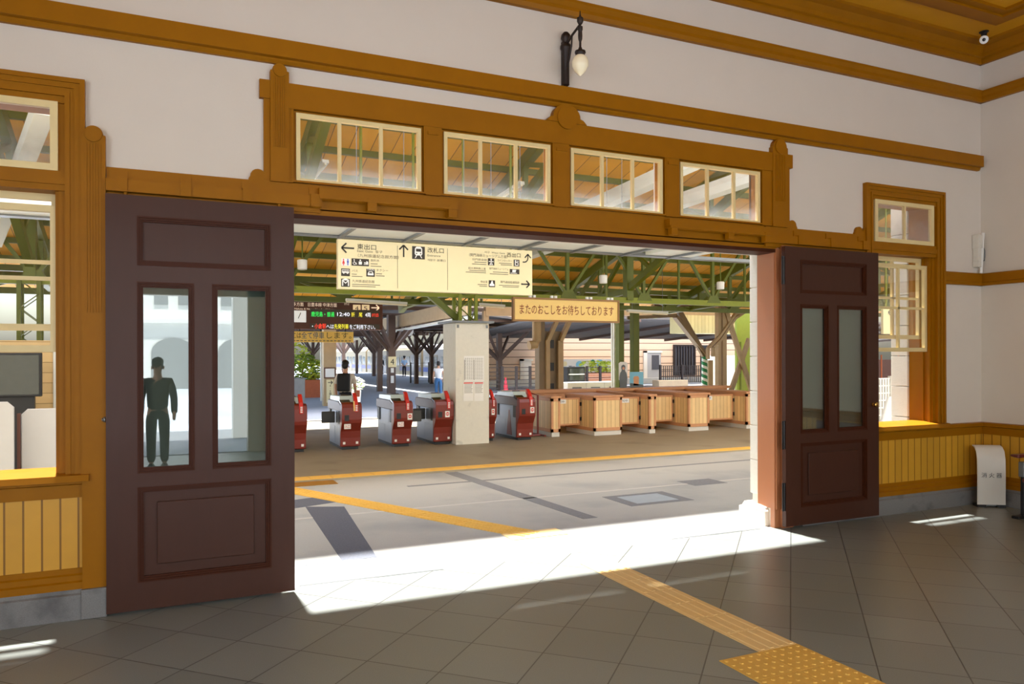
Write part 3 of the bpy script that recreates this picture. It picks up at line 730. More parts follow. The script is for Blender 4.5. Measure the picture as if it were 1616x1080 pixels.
for X, z0, lab in ((-1.9, .025, 'olive green lattice column seen through the sash window with the television'), (2.0, .025, 'olive green lattice column standing beside the first ticket gate'),
                   (5.55, 2.42, 'short olive green lattice column standing on the white pillar'), (9.45, .025, 'olive green lattice column rising behind the wooden counters'), (13.35, .025, 'olive green lattice column beyond the last wooden counter')):
    if X in (9.45,): continue
    tag(lattice(MB(), X, TY, z0, TZ, .34 if z0 > 1 else .27).build('lattice_column', 'lime' if z0 > 1 else 'olive'), lab, 'column')
t = thing('concrete_pillar', 'white painted square pillar between the ticket gates with notices pasted on it', 'pillar', (5.54, 8.33, 0))
MB().box((5.19, 7.98, 0), (5.895, 8.7, 2.40)).build('shaft', 'pillar_paint', t, bevel=.012)
MB().box((5.10, 7.92, 2.40), (5.985, 8.76, 2.44)).build('cap', 'steel_grey', t)
for x in (5.24, 5.85): MB().box((x - .02, 7.965, 2.30), (x + .02, 7.98, 2.36)).build('clip', 'steel_grey', t)
PYF = 7.978
def PS(px, py): p = at(px, py, PYF); return p.x, p.z
def poster(name, label, a, b, y, m_='paper'):
    t = thing(name, label, 'notice', (a[0], y, b[1]))
    MB().box((a[0], y - .004, b[1]), (b[0], y, a[1])).build('sheet', m_, t)
    return t
a, b = PS(732, 562), PS(764, 602)
t = poster('timetable', 'large printed timetable pasted on the white pillar', a, b, PYF)
ik = Ink((0, PYF - .0055, 0))
W_ = b[0] - a[0]; H_ = a[1] - b[1]
for k in range(14):
    zz = a[1] - H_ * (.12 + .85 * k / 14); ik.rect(a[0] + .03 * W_, zz, a[0] + .97 * W_, zz + .003)
    for j in range(9):
        ik.rect(a[0] + W_ * (.06 + .1 * j), zz + .008, a[0] + W_ * (.10 + .1 * j), zz + .016)
for j in (.02, .48): ik.rect(a[0] + W_ * j, b[1] + .06 * H_, a[0] + W_ * (j + .025), a[1] - .15 * H_)
ik.build('print', 'ink_grey', t)
for (c0, c1, lab) in (((731, 603), (747, 633), 'small notice with a thin red heading, under the timetable'), ((748, 603), (763, 633), 'small notice with a broad red bar heading, under the timetable')):
    a, b = PS(*c0), PS(*c1); t = poster('notice', lab, a, b, PYF - .001); ik = Ink((0, PYF - .0065, 0))
    ik.rect(a[0] + .01, a[1] - .035, b[0] - .01, a[1] - .012); ik.build('heading', 'sign_red', t)
    ik = Ink((0, PYF - .0065, 0))
    for k in range(7): ik.rect(a[0] + .02, a[1] - .06 - .026 * k, b[0] - .02 - .01 * (k % 3), a[1] - .052 - .026 * k)
    ik.build('print', 'ink_grey', t)

# white duct under the roof edge
t = thing('air_duct', 'long white rectangular duct with hanging steel brackets, seen just under the door lintel', 'duct', (3, 3.4, 3.3))
MB().box((-6, 3.2, 3.30), (6.55, 3.85, 3.62)).build('duct_section', 'white_duct', t)
MB().box((6.75, 3.2, 3.30), (7.6, 3.85, 3.62)).box((6.55, 3.25, 3.34), (6.75, 3.8, 3.58)).build('duct_section', 'white_duct', t)
MB().box((-6, 3.85, 3.28), (9.5, 4.0, 3.33)).build('rear_channel', 'steel_grey', t)
for k in range(9):
    x = .34 + k * .86
    MB().box((x, 2.95, 3.268), (x + .055, 3.98, 3.305)).tube([(x + .03, 3.0, 3.28), (x + .03, 3.0, 4.9)], .005, 6).tube([(x + .03, 3.95, 3.28), (x + .03, 3.95, 4.9)], .005, 6).build('hanger_bracket', 'steel_grey', t)
# white cable trunking seen through the transoms
for i, (a, b, lab) in enumerate((((7.42, 2.9, 4.76), (6.3, 9.0, 3.92), 'upper of two white square ducts crossing behind the transom panes'), ((8.52, 2.9, 4.6), (7.2, 9.2, 3.95), 'lower of two white square ducts crossing behind the transom panes'))):
    tag(MB().bar(a, b, .22, .22).build('square_duct', 'white_duct'), lab, 'duct')
tag(MB().bar((-1.2, 4.2, 4.6), (-2.4, 8.5, 3.6), .2, .2).build('square_duct', 'white_duct'), 'white square duct seen through the transom of the window beside the door', 'duct')
def tube_lamp(name, label, a, b, drop, group=None):
    t = thing(name, label, 'light', a, group); a, b = Vector(a), Vector(b)
    MB().bar(a, b, .10, .05).build('housing', 'lamp_white', t)
    MB().tube([a + Vector((0, 0, -.04)), b + Vector((0, 0, -.04))], .018).build('lamp_tube', 'opal', t)
    for f in (.12, .88): p = a.lerp(b, f); MB().tube([p, (p.x, p.y, rz_(p.y) + .01)], .006, 6).build('hanger', 'steel_grey', t)
    return t
tube_lamp('tube_light', 'thin white tube light hanging by a bright socket behind the first transom', (2.2, 5.4, 4.62), (2.0, 6.9, 4.35), .45)
tube_lamp('tube_light', 'thin white tube light slanting behind the third transom', (5.3, 5.2, 4.55), (5.1, 6.7, 4.3), .5)
for i, (px, py, lab) in enumerate(((477, 418, 'white can loudspeaker hanging beside the guide sign board'), (952, 441, 'white can loudspeaker hanging over the welcome sign board'), (1137, 451, 'white can loudspeaker hanging near the white stone door jamb'))):
    p = at(px, py, 7.4)
    t = thing('can_speaker', lab, 'speaker', p)
    MB().lathe([(.06, -.085), (.08, -.08), (.085, .07), (.07, .085), (.02, .085)], p, 18).build('can', 'white', t, smooth=True)
    MB().tube([p + Vector((0, 0, .08)), (p.x, p.y, rz_(p.y) - .11)], .012).build('stem', 'olive', t)
p = at(500, 355, 4.6)
t = thing('floodlight', 'pair of small white spot lamps hanging under the white duct end', 'light', p)
MB().lathe([(.09, .12), (.09, .09), (.05, .06), (.04, 0)], p, 14).build('mount', 'steel_grey', t, smooth=True)
for s in (-1, 1): MB().tube([p + Vector((s * .03, 0, .02)), p + Vector((s * .09, -.10, -.03))], [.035, .055], 12).build('lamp_head', 'white', t, smooth=True)

# ------------------------------------------------------------------ guide sign
SY = 5.2
def S(px, py, y=SY): p = at(px, py, y); return p.x, p.z
sx0, sz1 = S(533, 377); sx1 = S(840, 397)[0]; sz0 = S(530, 456)[1]
t = thing('guide_sign', 'wide cream hanging guide sign board with arrows, pictograms and Japanese lettering', 'sign', ((sx0 + sx1) / 2, SY, sz0))
MB().box((sx0, SY, sz0), (sx1, SY + .10, sz1)).build('board', 'sign_cream', t, bevel=.006)
for px, py in ((571, 380), (654, 385), (733, 390), (808, 395)):
    x = S(px, py)[0]; MB().tube([(x, SY + .05, sz1 - .01), (x, SY + .05, 5.42)], .022).build('hanging_rod', 'lime', t)
SW, SH = sx1 - sx0, sz1 - sz0
f = SY - .0035
dk, gr, wh = Ink((sx0, f, sz0)), Ink((sx0, f, sz0)), Ink((sx0, f - .002, sz0))
# board coordinates: u along the width 0..SW, measured on the crop 1500 x 370
def B(u, v): return (u - 62) / 1502 * SW, SH - v / 372 * SH
def box_(u0, v0, u1, v1, ink=dk):
    a, b = B(u0, v0), B(u1, v1); ink.rect(a[0], b[1], b[0], a[1]); return a[0], b[1], b[0], a[1]
def tx(ink, body, u, v, size, align='LEFT', fit=None): a = B(u, v); ink.text(body, a[0], a[1], size, align, fit and fit / 1502 * SW)
def v_(py, u): return py - 38 - (u - 62) * .0635      # undo the slope of the crop
ux = SW / 1502
def arr(u, py, L, ang): a = B(u, v_(py, u)); dk.arrow(a[0], a[1], L * ux, 11 * ux, ang)
arr(132, 107, 88, PI); arr(533, 132, 85, PI / 2); arr(1503, 410, 72, 0)
for u in (487, 867): a, b = B(u - 1.2, 24), B(u + 1.2, 352); dk.rect(a[0], b[1], b[0], a[1])
tx(dk, '東出口', 195, v_(112, 195), 42 * ux, fit=135); tx(gr, 'East Gate  동구', 195, v_(136, 195), 22 * ux, fit=180); tx(gr, '（九州鉄道記念館方面）', 180, v_(172, 190), 26 * ux, fit=295)
dk_boxes = [(157, 184, 280, 246), (84, 258, 145, 318), (261, 264, 322, 326), (84, 334, 145, 398), (596, 93, 692, 198), (1190, 192, 1242, 252), (1404, 205, 1453, 263), (1371, 282, 1452, 327), (1196, 370, 1248, 428)]
bx = []
for a_, b_, c_, d_ in dk_boxes:
    ip = Ink((sx0, f, sz0)); bx.append(box_(a_, v_(b_, a_), c_, v_(d_, c_), ip)); ip.build('pictogram_plate', 'ink', t)
wbox = Ink((sx0, f, sz0)); a, b = B(86, v_(184, 86)), B(146, v_(242, 146)); wbox.rect(a[0], b[1], b[0], a[1]); wbox.build('toilet_plate', 'white', t)
def man(ink, x, z, s, dress=False):
    ink.disc(x, z + s * .40, s * .10)
    if dress: ink.poly([(x - s * .08, z + s * .27), (x + s * .08, z + s * .27), (x + s * .2, z - s * .2), (x - s * .2, z - s * .2)]); ink.rect(x - s * .09, z - s * .45, x - s * .02, z - s * .2); ink.rect(x + s * .02, z - s * .45, x + s * .09, z - s * .2)
    else: ink.rect(x - s * .13, z - s * .1, x + s * .13, z + s * .27); ink.rect(x - s * .1, z - s * .45, x - s * .015, z - s * .1); ink.rect(x + s * .015, z - s * .45, x + s * .1, z - s * .1)
rd, bl = Ink((sx0, f - .002, sz0)), Ink((sx0, f - .002, sz0))
a = B(101, v_(213, 101)); man(rd, a[0], a[1], 48 * ux, True); a = B(131, v_(213, 131)); man(bl, a[0], a[1], 48 * ux)
rd.build('woman_mark', 'sign_red', t); bl.build('man_mark', 'sign_blue', t)
def nxt():
    global wh
    if len(wh.bm.verts): wh.build('pictogram', 'paper', t)
    wh = Ink((sx0, f - .002, sz0))
# wheelchair, infant and changing pictograms
nxt()
x0, z0, x1, z1 = bx[0]; hh = z1 - z0; ww = x1 - x0
cx_, cz_ = x0 + ww * .17, z0 + hh * .36
for k in range(14):
    a0, a1 = PI * .75 + k * PI * 1.4 / 14, PI * .75 + (k + 1) * PI * 1.4 / 14
    wh.line((cx_ + hh * .2 * math.cos(a0), cz_ + hh * .2 * math.sin(a0)), (cx_ + hh * .2 * math.cos(a1), cz_ + hh * .2 * math.sin(a1)), hh * .07)
wh.disc(cx_ - hh * .06, z0 + hh * .82, hh * .08); wh.line((cx_ - hh * .05, z0 + hh * .72), (cx_, z0 + hh * .42), hh * .09); wh.line((cx_, z0 + hh * .44), (cx_ + hh * .2, z0 + hh * .42), hh * .08); wh.line((cx_ + hh * .2, z0 + hh * .43), (cx_ + hh * .3, z0 + hh * .18), hh * .08)
wh.disc(x0 + ww * .5, z0 + hh * .78, hh * .11); wh.rect(x0 + ww * .41, z0 + hh * .2, x0 + ww * .59, z0 + hh * .62)
wh.disc(x0 + ww * .76, z0 + hh * .45, hh * .1); wh.poly([(x0 + ww * .80, z0 + hh * .3), (x0 + ww * .96, z0 + hh * .3), (x0 + ww * .95, z0 + hh * .6), (x0 + ww * .86, z0 + hh * .72)]); wh.rect(x0 + ww * .7, z0 + hh * .2, x0 + ww * .96, z0 + hh * .27)
nxt()
x0, z0, x1, z1 = bx[1]; s = x1 - x0                   # bus
wh.rect(x0 + s * .1, z0 + s * .36, x0 + s * .92, z0 + s * .74); wh.disc(x0 + s * .3, z0 + s * .34, s * .09); wh.disc(x0 + s * .73, z0 + s * .34, s * .09)
nxt()
x0, z0, x1, z1 = bx[2]; s = x1 - x0                   # taxi
wh.text('TAXI', x0 + s * .5, z0 + s * .70, s * .32, 'CENTER', s * .82); wh.poly([(x0 + s * .16, z0 + s * .16), (x0 + s * .84, z0 + s * .16), (x0 + s * .84, z0 + s * .36), (x0 + s * .72, z0 + s * .60), (x0 + s * .28, z0 + s * .60), (x0 + s * .16, z0 + s * .36)])
nxt()
x0, z0, x1, z1 = bx[3]; s = x1 - x0                   # museum mark
wh.text('M', x0 + s * .5, z0 + s * .10, s * .95, 'CENTER', s * .78); wh.poly([(x0 + s * .12, z0 + s * .80), (x0 + s * .5, z0 + s * .98), (x0 + s * .88, z0 + s * .80), (x0 + s * .88, z0 + s * .73), (x0 + s * .12, z0 + s * .73)])
nxt()
x0, z0, x1, z1 = bx[4]; s = x1 - x0                   # train front
wh.poly([(x0 + s * .28, z0 + s * .28), (x0 + s * .72, z0 + s * .28), (x0 + s * .80, z0 + s * .40), (x0 + s * .78, z0 + s * .80), (x0 + s * .66, z0 + s * .94), (x0 + s * .34, z0 + s * .94), (x0 + s * .22, z0 + s * .80), (x0 + s * .20, z0 + s * .40)])
wh.line((x0 + s * .36, z0 + s * .28), (x0 + s * .24, z0 + s * .08), s * .06); wh.line((x0 + s * .64, z0 + s * .28), (x0 + s * .76, z0 + s * .08), s * .06)
dk3 = Ink((sx0, f - .004, sz0)); dk3.rect(x0 + s * .30, z0 + s * .56, x0 + s * .70, z0 + s * .78); dk3.disc(x0 + s * .34, z0 + s * .42, s * .05); dk3.disc(x0 + s * .66, z0 + s * .42, s * .05)
nxt()
x0, z0, x1, z1 = bx[1]; s = x1 - x0
for k in range(4): dk3.rect(x0 + s * (.16 + .19 * k), z0 + s * .54, x0 + s * (.31 + .19 * k), z0 + s * .67)
nxt()
x0, z0, x1, z1 = bx[2]; s = x1 - x0; dk3.rect(x0 + s * .32, z0 + s * .38, x0 + s * .68, z0 + s * .53)
nxt()
x0, z0, x1, z1 = bx[5]; s = x1 - x0                   # fountain-like mark
wh.disc(x0 + s * .5, z0 + s * .86, s * .12); wh.rect(x0 + s * .43, z0 + s * .1, x0 + s * .57, z0 + s * .8); wh.rect(x0 + s * .12, z0 + s * .50, x0 + s * .88, z0 + s * .60); wh.poly([(x0 + s * .2, z0 + s * .06), (x0 + s * .8, z0 + s * .06), (x0 + s * .6, z0 + s * .4), (x0 + s * .4, z0 + s * .4)])
nxt()
x0, z0, x1, z1 = bx[6]; s = x1 - x0                   # locker mark
wh.rect(x0 + s * .2, z0 + s * .12, x0 + s * .8, z0 + s * .66); wh.rect(x0 + s * .2, z0 + s * .7, x0 + s * .42, z0 + s * .95); wh.line((x0 + s * .55, z0 + s * .82), (x0 + s * .85, z0 + s * .82), s * .1); dk3.rect(x0 + s * .32, z0 + s * .22, x0 + s * .68, z0 + s * .54)
nxt()
x0, z0, x1, z1 = bx[7]; s = z1 - z0                   # ship-like mark
wh.poly([(x0 + s * .55, z0 + s * .35), (x0 + s * 1.3, z0 + s * .35), (x0 + s * 1.45, z0 + s * .9), (x0 + s * .6, z0 + s * .9)]); wh.rect(x0 + s * .15, z0 + s * .12, x0 + s * 1.65, z0 + s * .22)
nxt()
x0, z0, x1, z1 = bx[8]; s = x1 - x0
wh.poly([(x0 + s * .12, z0 + s * .15), (x0 + s * .88, z0 + s * .15), (x0 + s * .88, z0 + s * .4), (x0 + s * .68, z0 + s * .55), (x0 + s * .62, z0 + s * .9), (x0 + s * .45, z0 + s * .9), (x0 + s * .3, z0 + s * .5), (x0 + s * .12, z0 + s * .4)])
nxt()
tx(dk, '改札口', 710, v_(140, 710), 42 * ux, fit=125); tx(gr, 'Entrance', 710, v_(173, 710), 22 * ux, fit=100); tx(gr, '개찰구  剪票口', 710, v_(208, 710), 18 * ux, fit=140)
tx(dk, '西出口', 1345, v_(180, 1345), 38 * ux, fit=115); tx(gr, '서구  West Gate', 1160, v_(150, 1160), 20 * ux, fit=170); tx(gr, '（関門海峡ミュージアム方面）', 1020, v_(172, 1020), 26 * ux, fit=315)
a = B(1480, v_(226, 1480)); b = B(1525, v_(165, 1525)); r = 9 * ux
pts = [(a[0], a[1]), (a[0] + 20 * ux, a[1]), (a[0] + 36 * ux, a[1] + 8 * ux), (b[0], a[1] + 24 * ux), b]
for p, q in zip(pts, pts[1:]): dk.line(p, q, r)
dk.line((b[0], b[1] + 3 * ux), (b[0] - 26 * ux, b[1] - 26 * ux), r); dk.line((b[0], b[1] + 3 * ux), (b[0] + 26 * ux, b[1] - 26 * ux), r)
for body, u, py, sz, fit in (('飲料水', 292, 208, 20, 62), ('バス', 158, 284, 20, 42), ('タクシー', 330, 283, 20, 86), ('九州鉄道記念館', 160, 362, 22, 158), ('旧門鉄会館', 1062, 206, 18, 116), ('コインロッカー', 1265, 216, 18, 122),
                             ('旧大連航路上屋', 1030, 276, 18, 140), ('関門海峡ミュージアム', 1200, 282, 18, 158), ('待合室', 1128, 388, 20, 58), ('関門連絡船通路跡', 1292, 394, 20, 158)):
    tx(gr, body, u, v_(py, u), sz * ux, fit=fit)
for u, py, wd_ in ((292, 226, 50), (292, 244, 78), (158, 302, 36), (158, 318, 76), (330, 302, 44), (330, 318, 62), (160, 378, 200), (160, 392, 168), (1060, 236, 118), (1080, 222, 98), (1295, 246, 94), (1280, 232, 108), (1010, 300, 164), (1040, 288, 134), (1205, 318, 152), (1230, 304, 126), (1105, 402, 78), (1120, 416, 62), (1280, 412, 170), (1310, 426, 136)):
    a, b = B(u, v_(py, u) - 2.5), B(u + wd_, v_(py, u) + 2.5); gr.rect(a[0], b[1], b[0], a[1])
dk.build('lettering', 'ink', t); gr.build('small_lettering', 'ink_grey', t); dk3.build('pictogram_detail', 'ink', t)

# welcome board
WY = 7.7
a, b = S(811, 474, WY), S(976, 508, WY); zt = S(893, 473, WY)[1]; zb = S(893, 507, WY)[1]
t = thing('welcome_sign', 'wooden hanging board with red brush lettering below the green truss', 'sign', ((a[0] + b[0]) / 2, WY, zb))
MB().box((a[0], WY + .01, zb), (b[0], WY + .06, zt)).build('board', 'sign_wood', t)
MB().frame(a[0] - .02, zb - .02, b[0] + .02, zt + .02, .035, WY - .012, WY + .07).build('frame', 'sign_frame', t)
ik = Ink((0, WY + .006, 0)); ik.text('またのおこしをお待ちしております', (a[0] + b[0]) / 2, zb + (zt - zb) * .32, (zt - zb) * .5, 'CENTER', (b[0] - a[0]) * .90); ik.build('lettering', 'ink_red', t)
for k in (.17, .37, .71, .92):
    x = a[0] + (b[0] - a[0]) * k; m = MB().box((x - .07, WY, zt + .02), (x - .02, WY + .05, zt + .07)).box((x + .02, WY, zt + .02), (x + .07, WY + .05, zt + .07)).tube([(x, WY + .03, zt), (x, TY - .05, TZ - .02)], .01)
    m.build('hanging_clip', 'white', t)

# ------------------------------------------------------------------ ticket gates
def gate_proto():
    """built at the origin: front face at y=0, runs to y=1.25, width .30 at the foot"""
    t = thing('ticket_gate', 'x', 'ticket gate', (0, 0, 0), 'ticket gates')
    w_ = .15
    MB().box((-w_, .09, 0), (w_, 1.22, .05)).build('base', 'black', t)
    c = MB().box((-w_ - .005, .13, .05), (w_ + .005, 1.22, .72)); c.build('cabinet', 'stainless', t, bevel=.006)
    d = MB()
    for s in (-1, 1): d.box((s * (w_ + .004) - .004, .16, .08), (s * (w_ + .004) + .004, .66, .40)).box((s * (w_ + .004) - .004, .70, .08), (s * (w_ + .004) + .004, 1.18, .40)).box((s * (w_ + .004) - .004, .40, .44), (s * (w_ + .004) + .004, 1.05, .68))
    d.build('side_panel', 'stainless', t, bevel=.003)
    # brownish grey housing
    hp = [(-.02, .70), (1.24, .70), (1.27, .74), (1.27, .83), (1.22, .88), (.28, .88), (-.02, .80)]
    MB().prism(hp, 'x', -w_ - .03, w_ + .03).build('housing', 'gate_grey', t, bevel=.012)
    MB().prism([(.22, .87), (1.16, .87), (1.12, .965), (.30, .985)], 'x', -w_ - .005, w_ - .02).build('top_cover', 'gate_cover', t, bevel=.012)
    MB().prism([(.0, .80), (.25, .88), (.24, .915), (.02, .83)], 'x', -w_ - .02, .02).build('reader_panel', 'black_gloss', t)
    MB().prism([(.30, .955), (.48, .99), (.48, 1.0), (.30, .97)], 'x', -.10, .06).build('display', 'black', t)
    # red S-curved front
    fp = [(.10, .05), (.06, .06), (.055, .22), (.04, .34), (-.02, .44), (-.06, .50), (-.07, .56), (-.075, .78), (-.05, .845), (.02, .875), (.06, .875), (.06, .70), (.12, .70), (.12, .05)]
    MB().prism(fp, 'x', -w_ - .035, w_ + .035).build('front_panel', 'red_paint', t, bevel=.01)
    fi = [(-.085, .70), (-.085, .80), (-.05, .90), (.03, 1.0), (.10, 1.045), (.14, 1.04), (.10, .98), (.04, .88), (.02, .80), (.02, .70)]
    f_ = MB().prism(fi, 'x', .045, .115).build('fin', 'red_bright', t, bevel=.008)
    ik = Ink((0, -.088, 0))
    for k in range(4): ik.rect(.062, .72 + .03 * k, .10, .738 + .03 * k)
    ik.build('fin_lettering', 'paper', f_)
    s = MB().box((-.135, -.080, .54), (-.055, -.07, .65)); s.build('ticket_slot', 'black', t)
    for x in (-.12, .12):
        MB().box((x - .022, .046, .10), (x + .022, .06, .145)).build('foot_sticker', 'paper', t)
    for s, yy in ((-1, .10), (1, .10), (-1, 1.02)):
        MB().box((s * (w_ + .008) - .02, yy, .46), (s * (w_ + .008) + .02, yy + .17, .70)).build('flap_post', 'gate_flap', t, bevel=.006)
    return t
def sticker(parent, x, z, kind):
    if kind == 'stop':
        b = MB().box((x - .045, -.0815, z - .06), (x + .045, -.07, z + .06)).build('no_entry_sticker', 'paper', parent)
        k = Ink((0, -.083, 0)); k.disc(x, z + .005, .035); k.build('no_entry_disc', 'sign_red', b)
        k = Ink((0, -.0845, 0)); k.rect(x - .024, z - .003, x + .024, z + .013); k.build('no_entry_bar', 'paper', b)
    else:
        b = MB().box((x - .06, -.0815, z - .045), (x + .06, -.06, z + .045)).build('entry_sticker', 'paper', parent)
        k = Ink((0, -.083, 0)); k.text(kind, x, z - .025, .07, 'CENTER', .10); k.build('entry_lettering', 'sign_red', b)
def flap(parent, sgn, y=.62):
    MB().box((sgn * .165 if sgn > 0 else -.42, y, .46), (.42 if sgn > 0 else -.165, y + .03, .68)).build('flap_door', 'gate_flap', parent, bevel=.02)
g0 = gate_proto()
GY = 8.1
gx = [2.19, 3.18, 4.16, 4.985, 6.02, 6.77]
gl = ['red and grey ticket gate cut off by the clear-glass door leaf edge', 'red and grey ticket gate with the white entry sticker and a yellow edged fin', 'red and grey ticket gate with both entry and no-entry stickers', 'red and grey ticket gate standing close beside the white pillar, flap open',
      'narrow strip of a red ticket gate showing past the white pillar', 'last red and grey ticket gate, next to the wooden counters, with a red blurred mark']
gates = [g0] + [dup(g0, (x, GY, .025)) for x in gx[1:]]
g0.location = (gx[0], GY, .025)
for i, g in enumerate(gates): g['label'] = gl[i]
gates[4].scale = (.72, 1, 1); gates[4].location.y = 8.25
def child_local(fn):                       # extras on one gate: modelled in that gate's own frame
    before = set(bpy.data.objects); fn()
for i, ex_ in ((1, [('入口', -.085, .44)]), (2, [('入口', -.06, .44), ('stop', .12, .58)]), (3, [('stop', .05, .60)]), (4, [('stop', .06, .60)]), (5, [('stop', .10, .62)])):
    g = gates[i]
    par = bpy.data.objects.new('sticker', None)
    bpy.data.objects.remove(par)
    for kd, x, z in ex_:
        n0 = set(bpy.data.objects)
        sticker(g, x, z, kd)
        for o in set(bpy.data.objects) - n0:
            if o.parent == g: o.matrix_parent_inverse = Matrix()
for i, sg in ((1, -1), (2, 1), (3, -1)):
    n0 = set(bpy.data.objects); flap(gates[i], sg, .12 if sg > 0 else .62)
    for o in set(bpy.data.objects) - n0: o.matrix_parent_inverse = Matrix()
ysp = MB().prism([(-.088, .72), (-.088, .80), (-.053, .90), (-.045, .90), (-.06, .80), (-.06, .72)], 'x', .028, .05).build('fin_edge', 'sign_wood', gates[1]); ysp.matrix_parent_inverse = Matrix()
smear = MB().prism([(.35, .08), (.62, .08), (.52, .60), (.46, .60)], 'x', -.1615, -.16).build('red_mark', 'red_paint', gates[5]); smear.matrix_parent_inverse = Matrix()
# red tubular guard rail after the last gate
r = at(858, 625, 8.7); 
tag(MB().tube([(7.36, 8.75, .025), (7.36, 8.75, .90), (7.20, 8.75, .95), (7.05, 8.75, .95)], .022).tube([(7.36, 8.4, .06), (7.36, 9.3, .06)], .02).tube([(7.36, 8.6, .06), (6.98, 8.6, .06)], .02).build('guard_rail', 'red_paint', smooth=True), 'low red tube rail between the last ticket gate and the wooden counters', 'rail')

# ------------------------------------------------------------------ wooden counters and swing gates
def counter(name, label, x0, x1, y0, y1, h=.87):
    t = thing(name, label, 'counter', ((x0 + x1) / 2, (y0 + y1) / 2, .025), 'wooden counters')
    MB().box((x0 + .015, y0 + .015, .025), (x1 - .015, y1 - .015, .13)).build('plinth', 'stone', t)
    MB().box((x0 + .01, y0 + .01, .13), (x1 - .01, y1 - .01, h - .02)).build('carcass', 'tan_boards', t)
    m = MB().box((x0, y0, .12), (x1, y1, .19)).box((x0, y0, h - .09), (x1, y1, h - .02))
    for a in (x0, x1 - .05):
        for b in (y0, y1 - .05): m.box((a, b, .12), (a + .05, b + .05, h - .03))
    m.build('edge_frame', 'tan_trim', t)
    MB().box((x0 - .02, y0 - .02, h - .02), (x1 + .02, y1 + .02, h + .02)).build('top', 'tan_trim', t, bevel=.006)
    return t
CN = [(7.52, 7.735, 8.42, 10.0), (8.45, 9.16, 8.22, 9.5), (9.79, 9.975, 8.1, 10.3), (10.88, 11.47, 8.12, 10.25), (12.46, 12.9, 8.0, 10.3)]
CL = ['narrow wooden boarded counter post beside the red tube rail', 'wide boarded wooden counter in front of the beige steel column', 'narrow wooden counter end under the standing grey figure panel', 'wide boarded wooden counter near the green and white striped post', 'last boarded wooden counter before the white stone door jamb']
for (x0, x1, y0, y1), lb in zip(CN, CL): counter('wooden_counter', lb, x0, x1, y0, y1)
SL = ['boarded wooden swing gate with a white notice, first one after the ticket gates', 'boarded wooden swing gate with a white notice, under the station picture panel', 'narrow boarded wooden swing gate with a white notice, second from the door jamb', 'wide boarded wooden swing gate with a white notice, nearest the door jamb']
for i in range(4):
    x0, x1 = CN[i][1] + .03, CN[i + 1][0] - .03; y = (8.78, 8.45, 8.67, 8.43)[i]
    t = thing('swing_gate', SL[i], 'gate', ((x0 + x1) / 2, y, .2), 'wooden swing gates')
    MB().box((x0, y, .24), (x1, y + .04, .80)).build('gate_panel', 'tan_boards', t)
    MB().frame(x0, .22, x1, .82, .035, y - .006, y + .046).build('gate_frame', 'tan_trim', t)
    for z in (.35, .68): MB().box((x1 - .01, y - .012, z - .04), (x1 + .035, y + .0, z + .04)).build('hinge', 'steel_dark', t)
    b = MB().box((x0 + .02, y - .012, .70), (x0 + .30, y - .006, .79)).build('notice', 'paper', t)
    k = Ink((0, y - .0135, 0)); k.text('締切中', x0 + .16, .722, .06, 'CENTER', .2); k.build('notice_lettering', 'ink', b)
tag(MB().box((7.4, 10.3, .86), (14, 10.75, .93)).box((7.5, 10.35, .025), (13.9, 10.7, .86)).build('long_counter', 'tan_trim'), 'long brown topped counter running behind the wooden swing gates', 'counter')

# ------------------------------------------------------------------ behind the counters
def L_(px, py, y): return at(px, py, y)
def post_at(m, px0, px1, y, z0, z1):
    a, b = L_(px0, 560, y).x, L_(px1, 560, y).x
    return m.box((a, y, z0), (b, y + (b - a), z1))
Y1 = 11.9
t = thing('beige_column', 'beige steel column with bent twin rails rising to the welcome sign board', 'column', (L_(870, 560, Y1).x, Y1, 0))
xs = [L_(p, 560, Y1).x for p in (851, 860, 866, 874, 879, 887)]
m = MB().box((xs[0], Y1, 0), (xs[1], Y1 + .25, 3.2)).box((xs[1], Y1 + .06, 0), (xs[5], Y1 + .2, 2.4))
m.build('shaft', 'beige_dark', t)
for a, b in ((xs[1], xs[2]), (xs[4], xs[5])):
    MB().bar(((a + b) / 2, Y1 - .03, 0), ((a + b) / 2, Y1 - .03, 2.15), b - a, .1).bar(((a + b) / 2, Y1 - .03, 2.13), ((a + b) / 2 + .32, Y1 - .03, 2.75), b - a, .1).bar(((a + b) / 2 + .31, Y1 - .03, 2.73), ((a + b) / 2 + .36, Y1 - .03, 3.3), b - a, .1).build('rail', 'beige_steel', t)
xp = L_(847, 560, Y1 - .3).x
MB().tube([(xp, Y1 - .3, 3.2), (xp, Y1 - .3, 2.13), (xp - .03, Y1 - .3, 2.05), (xp - .22, Y1 - .3, 2.02)], .115, 14).build('downpipe', 'beige_steel', t, smooth=True)
for z in (1.35, 1.95, .8): MB().box((xs[2] + .02, Y1 + .03, z), (xs[3] + .02, Y1 + .07, z + .22)).build('slot', 'black', t)
